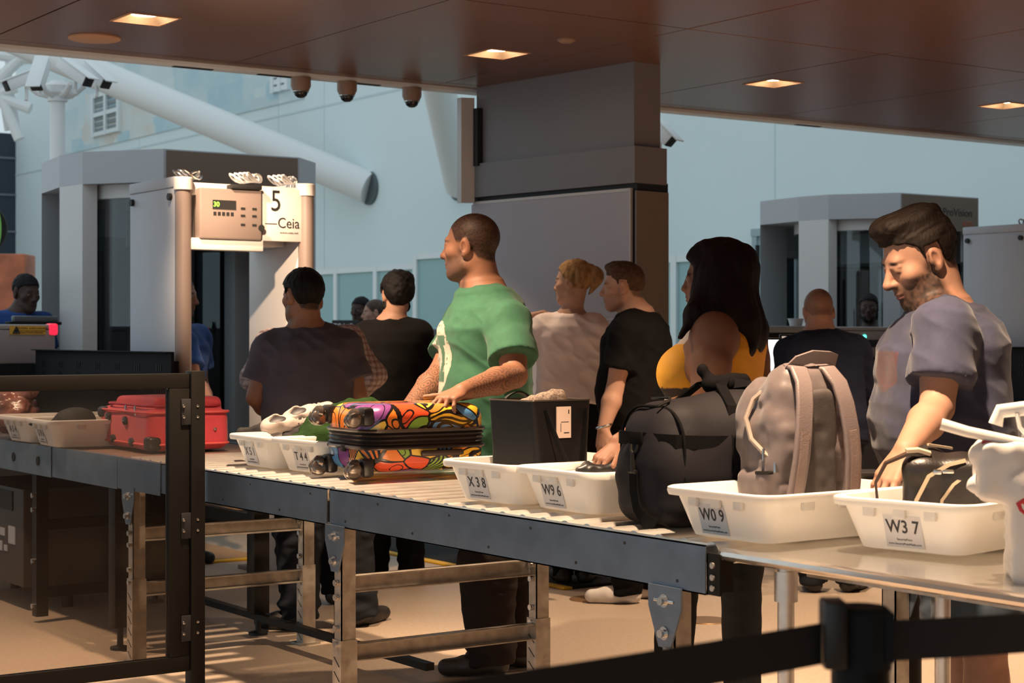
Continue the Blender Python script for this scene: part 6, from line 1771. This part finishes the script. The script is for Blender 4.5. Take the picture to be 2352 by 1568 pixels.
        p.shirt('uniform_shirt', M['c_blue'], .92, .62, .014, None, 1.25, folds=.008, seed=int(px) % 50, neck_r=.004)
        p.trousers('uniform_trousers', M['c_denim'], .97); p.shoes(M['c_shoe'])
        if hair: p.hairf('hair', hair, line, ht, (), lambda c: .004 * vnoise(c * 60, 2))
        if beard: p.beard('beard', M['hair_bk'], .007)
        p.build(None, stub, (line, (.008, .006, .005), .95), lips=np.array(skin) * .7)
        # epaulettes and badge
        for sx in (-1, 1):
            c = p.nk + p.lat * .14 * sx; o = MB().box((-.05, -.022, 0), (.05, .022, .008), .003, Matrix.Translation((c[0], c[1], c[2] + .022)) @ Matrix.Rotation(R(ty), 4, 'Z')).build('epaulette', M['ink'], p.obj)
        return p
    hang = lambda J, p: [((p.nk + p.lat * .20 * s_ - [0, 0, .06], p.nk + p.lat * .25 * s_ - [0, 0, .33] - p.fw * .02, p.nk + p.lat * .24 * s_ - [0, 0, .56] + p.fw * .08), (0, 0, -1), p.lat * s_, s_, False) for s_ in (-1, 1)]
    officer('uniformed officer in a blue shirt at the left edge behind the x-ray machine', 12.7, 45, (60, 672), 228, 1.08, 222, (40, 724), hang, (.060, .030, .022), 12)
    officer('uniformed officer glimpsed through the metal detector, one arm reaching out', 10.75, 412, (412, 678), 262, 1.05, 240, (405, 756),
            lambda J, p: [((J(422, 790, -.16), J(446, 872, -.26), J(482, 925, -.42)), (.06, -.03, -.06), (.3, -.2, .8), 1, True), hang(J, p)[0]], (.30, .15, .10), 8, hair=None, stub=.85)
    officer('bearded officer in dark blue behind the far x-ray machine', 15.5, 1995, (1995, 706), 168, 1.02, 175, (1998, 762), hang, (.050, .024, .018), 2, beard=True)
    officer('dark skinned officer far back, left of the man in black', 16.2, 828, (828, 712), 150, 1.0, 160, (826, 768), hang, (.050, .026, .020), 4)
    officer('balding officer in profile far back, beside the man in black', 15.6, 862, (860, 718), 98, 1.0, 90, (868, 772), hang, (.44, .25, .18), 4, hair=None, line=IL, stub=.2)
# ================================================================ camera and lights
cam = bpy.data.cameras.new('camera'); co_ = bpy.data.objects.new('camera', cam); COL.objects.link(co_)
co_.location = (0, 0, CAMZ); co_.rotation_euler = (R(90), 0, YAW)
cam.sensor_width = 36; cam.sensor_fit = 'HORIZONTAL'; cam.lens = 36 * FPX / 2352
cam.shift_y = -(784 - HZ) / 2352
cam.clip_end = 200
cam.dof.use_dof = True; cam.dof.focus_distance = 6.0; cam.dof.aperture_fstop = 7.1
sc.camera = co_
w = bpy.data.worlds.new('daylight'); sc.world = w; w.use_nodes = True
w.node_tree.nodes['Background'].inputs[0].default_value = (.77, .915, .98, 1)
w.node_tree.nodes['Background'].inputs[1].default_value = WORLD = .7

def spot(x, y, e, z=CZ - .03, ang=95, r=.05, col=(1, .71, .46)):
    l = bpy.data.lights.new('downlight_beam', 'SPOT'); l.energy = e; l.color = col; l.spot_size = R(ang); l.spot_blend = .6; l.shadow_soft_size = r
    o = bpy.data.objects.new('downlight_beam', l); COL.objects.link(o); o.location = (x, y, z); return o
def aim(x, y, e, tx, ty, tz, ang):
    o = spot(x, y, e, ang=ang)
    o.rotation_euler = (Vector((tx, ty, tz)) - o.location).to_track_quat('-Z', 'Y').to_euler()
aim(-8.35, 3.51, 220, -9.1, 4.95, 1.5, 45)
o_ = spot(-6.9, 3.0, 620, ang=30); o_.rotation_euler = (Vector((-9.05, 4.72, 1.45)) - o_.location).to_track_quat('-Z', 'Y').to_euler()
spot(*lights_xy[1], 70, ang=48)
for x, y in lights_xy[2:]: spot(x, y, 130, ang=70)
for x, y, e, a in ((-5.75, 2.95, 600, 93), (-3.1, 2.95, 660, 92), (-8.2, 2.2, 330, 76), (-5.75, 5.6, 400, 96), (-3.4, 5.6, 400, 96), (-5.75, 7.7, 200, 90), (-3.4, 7.7, 200, 90), (-.8, 2.95, 300, 80)):
    spot(x, y, e, ang=a)
sc.view_settings.view_transform = 'Standard'; sc.view_settings.look = 'None'; sc.view_settings.exposure = .18; sc.view_settings.gamma = 1
try: sc.view_settings.use_curve_mapping = False
except Exception: pass
sc.cycles.use_denoising = True
sc.cycles.max_bounces = 8; sc.cycles.diffuse_bounces = 4; sc.cycles.glossy_bounces = 4; sc.cycles.transparent_max_bounces = 16
sc.cycles.sample_clamp_indirect = 6
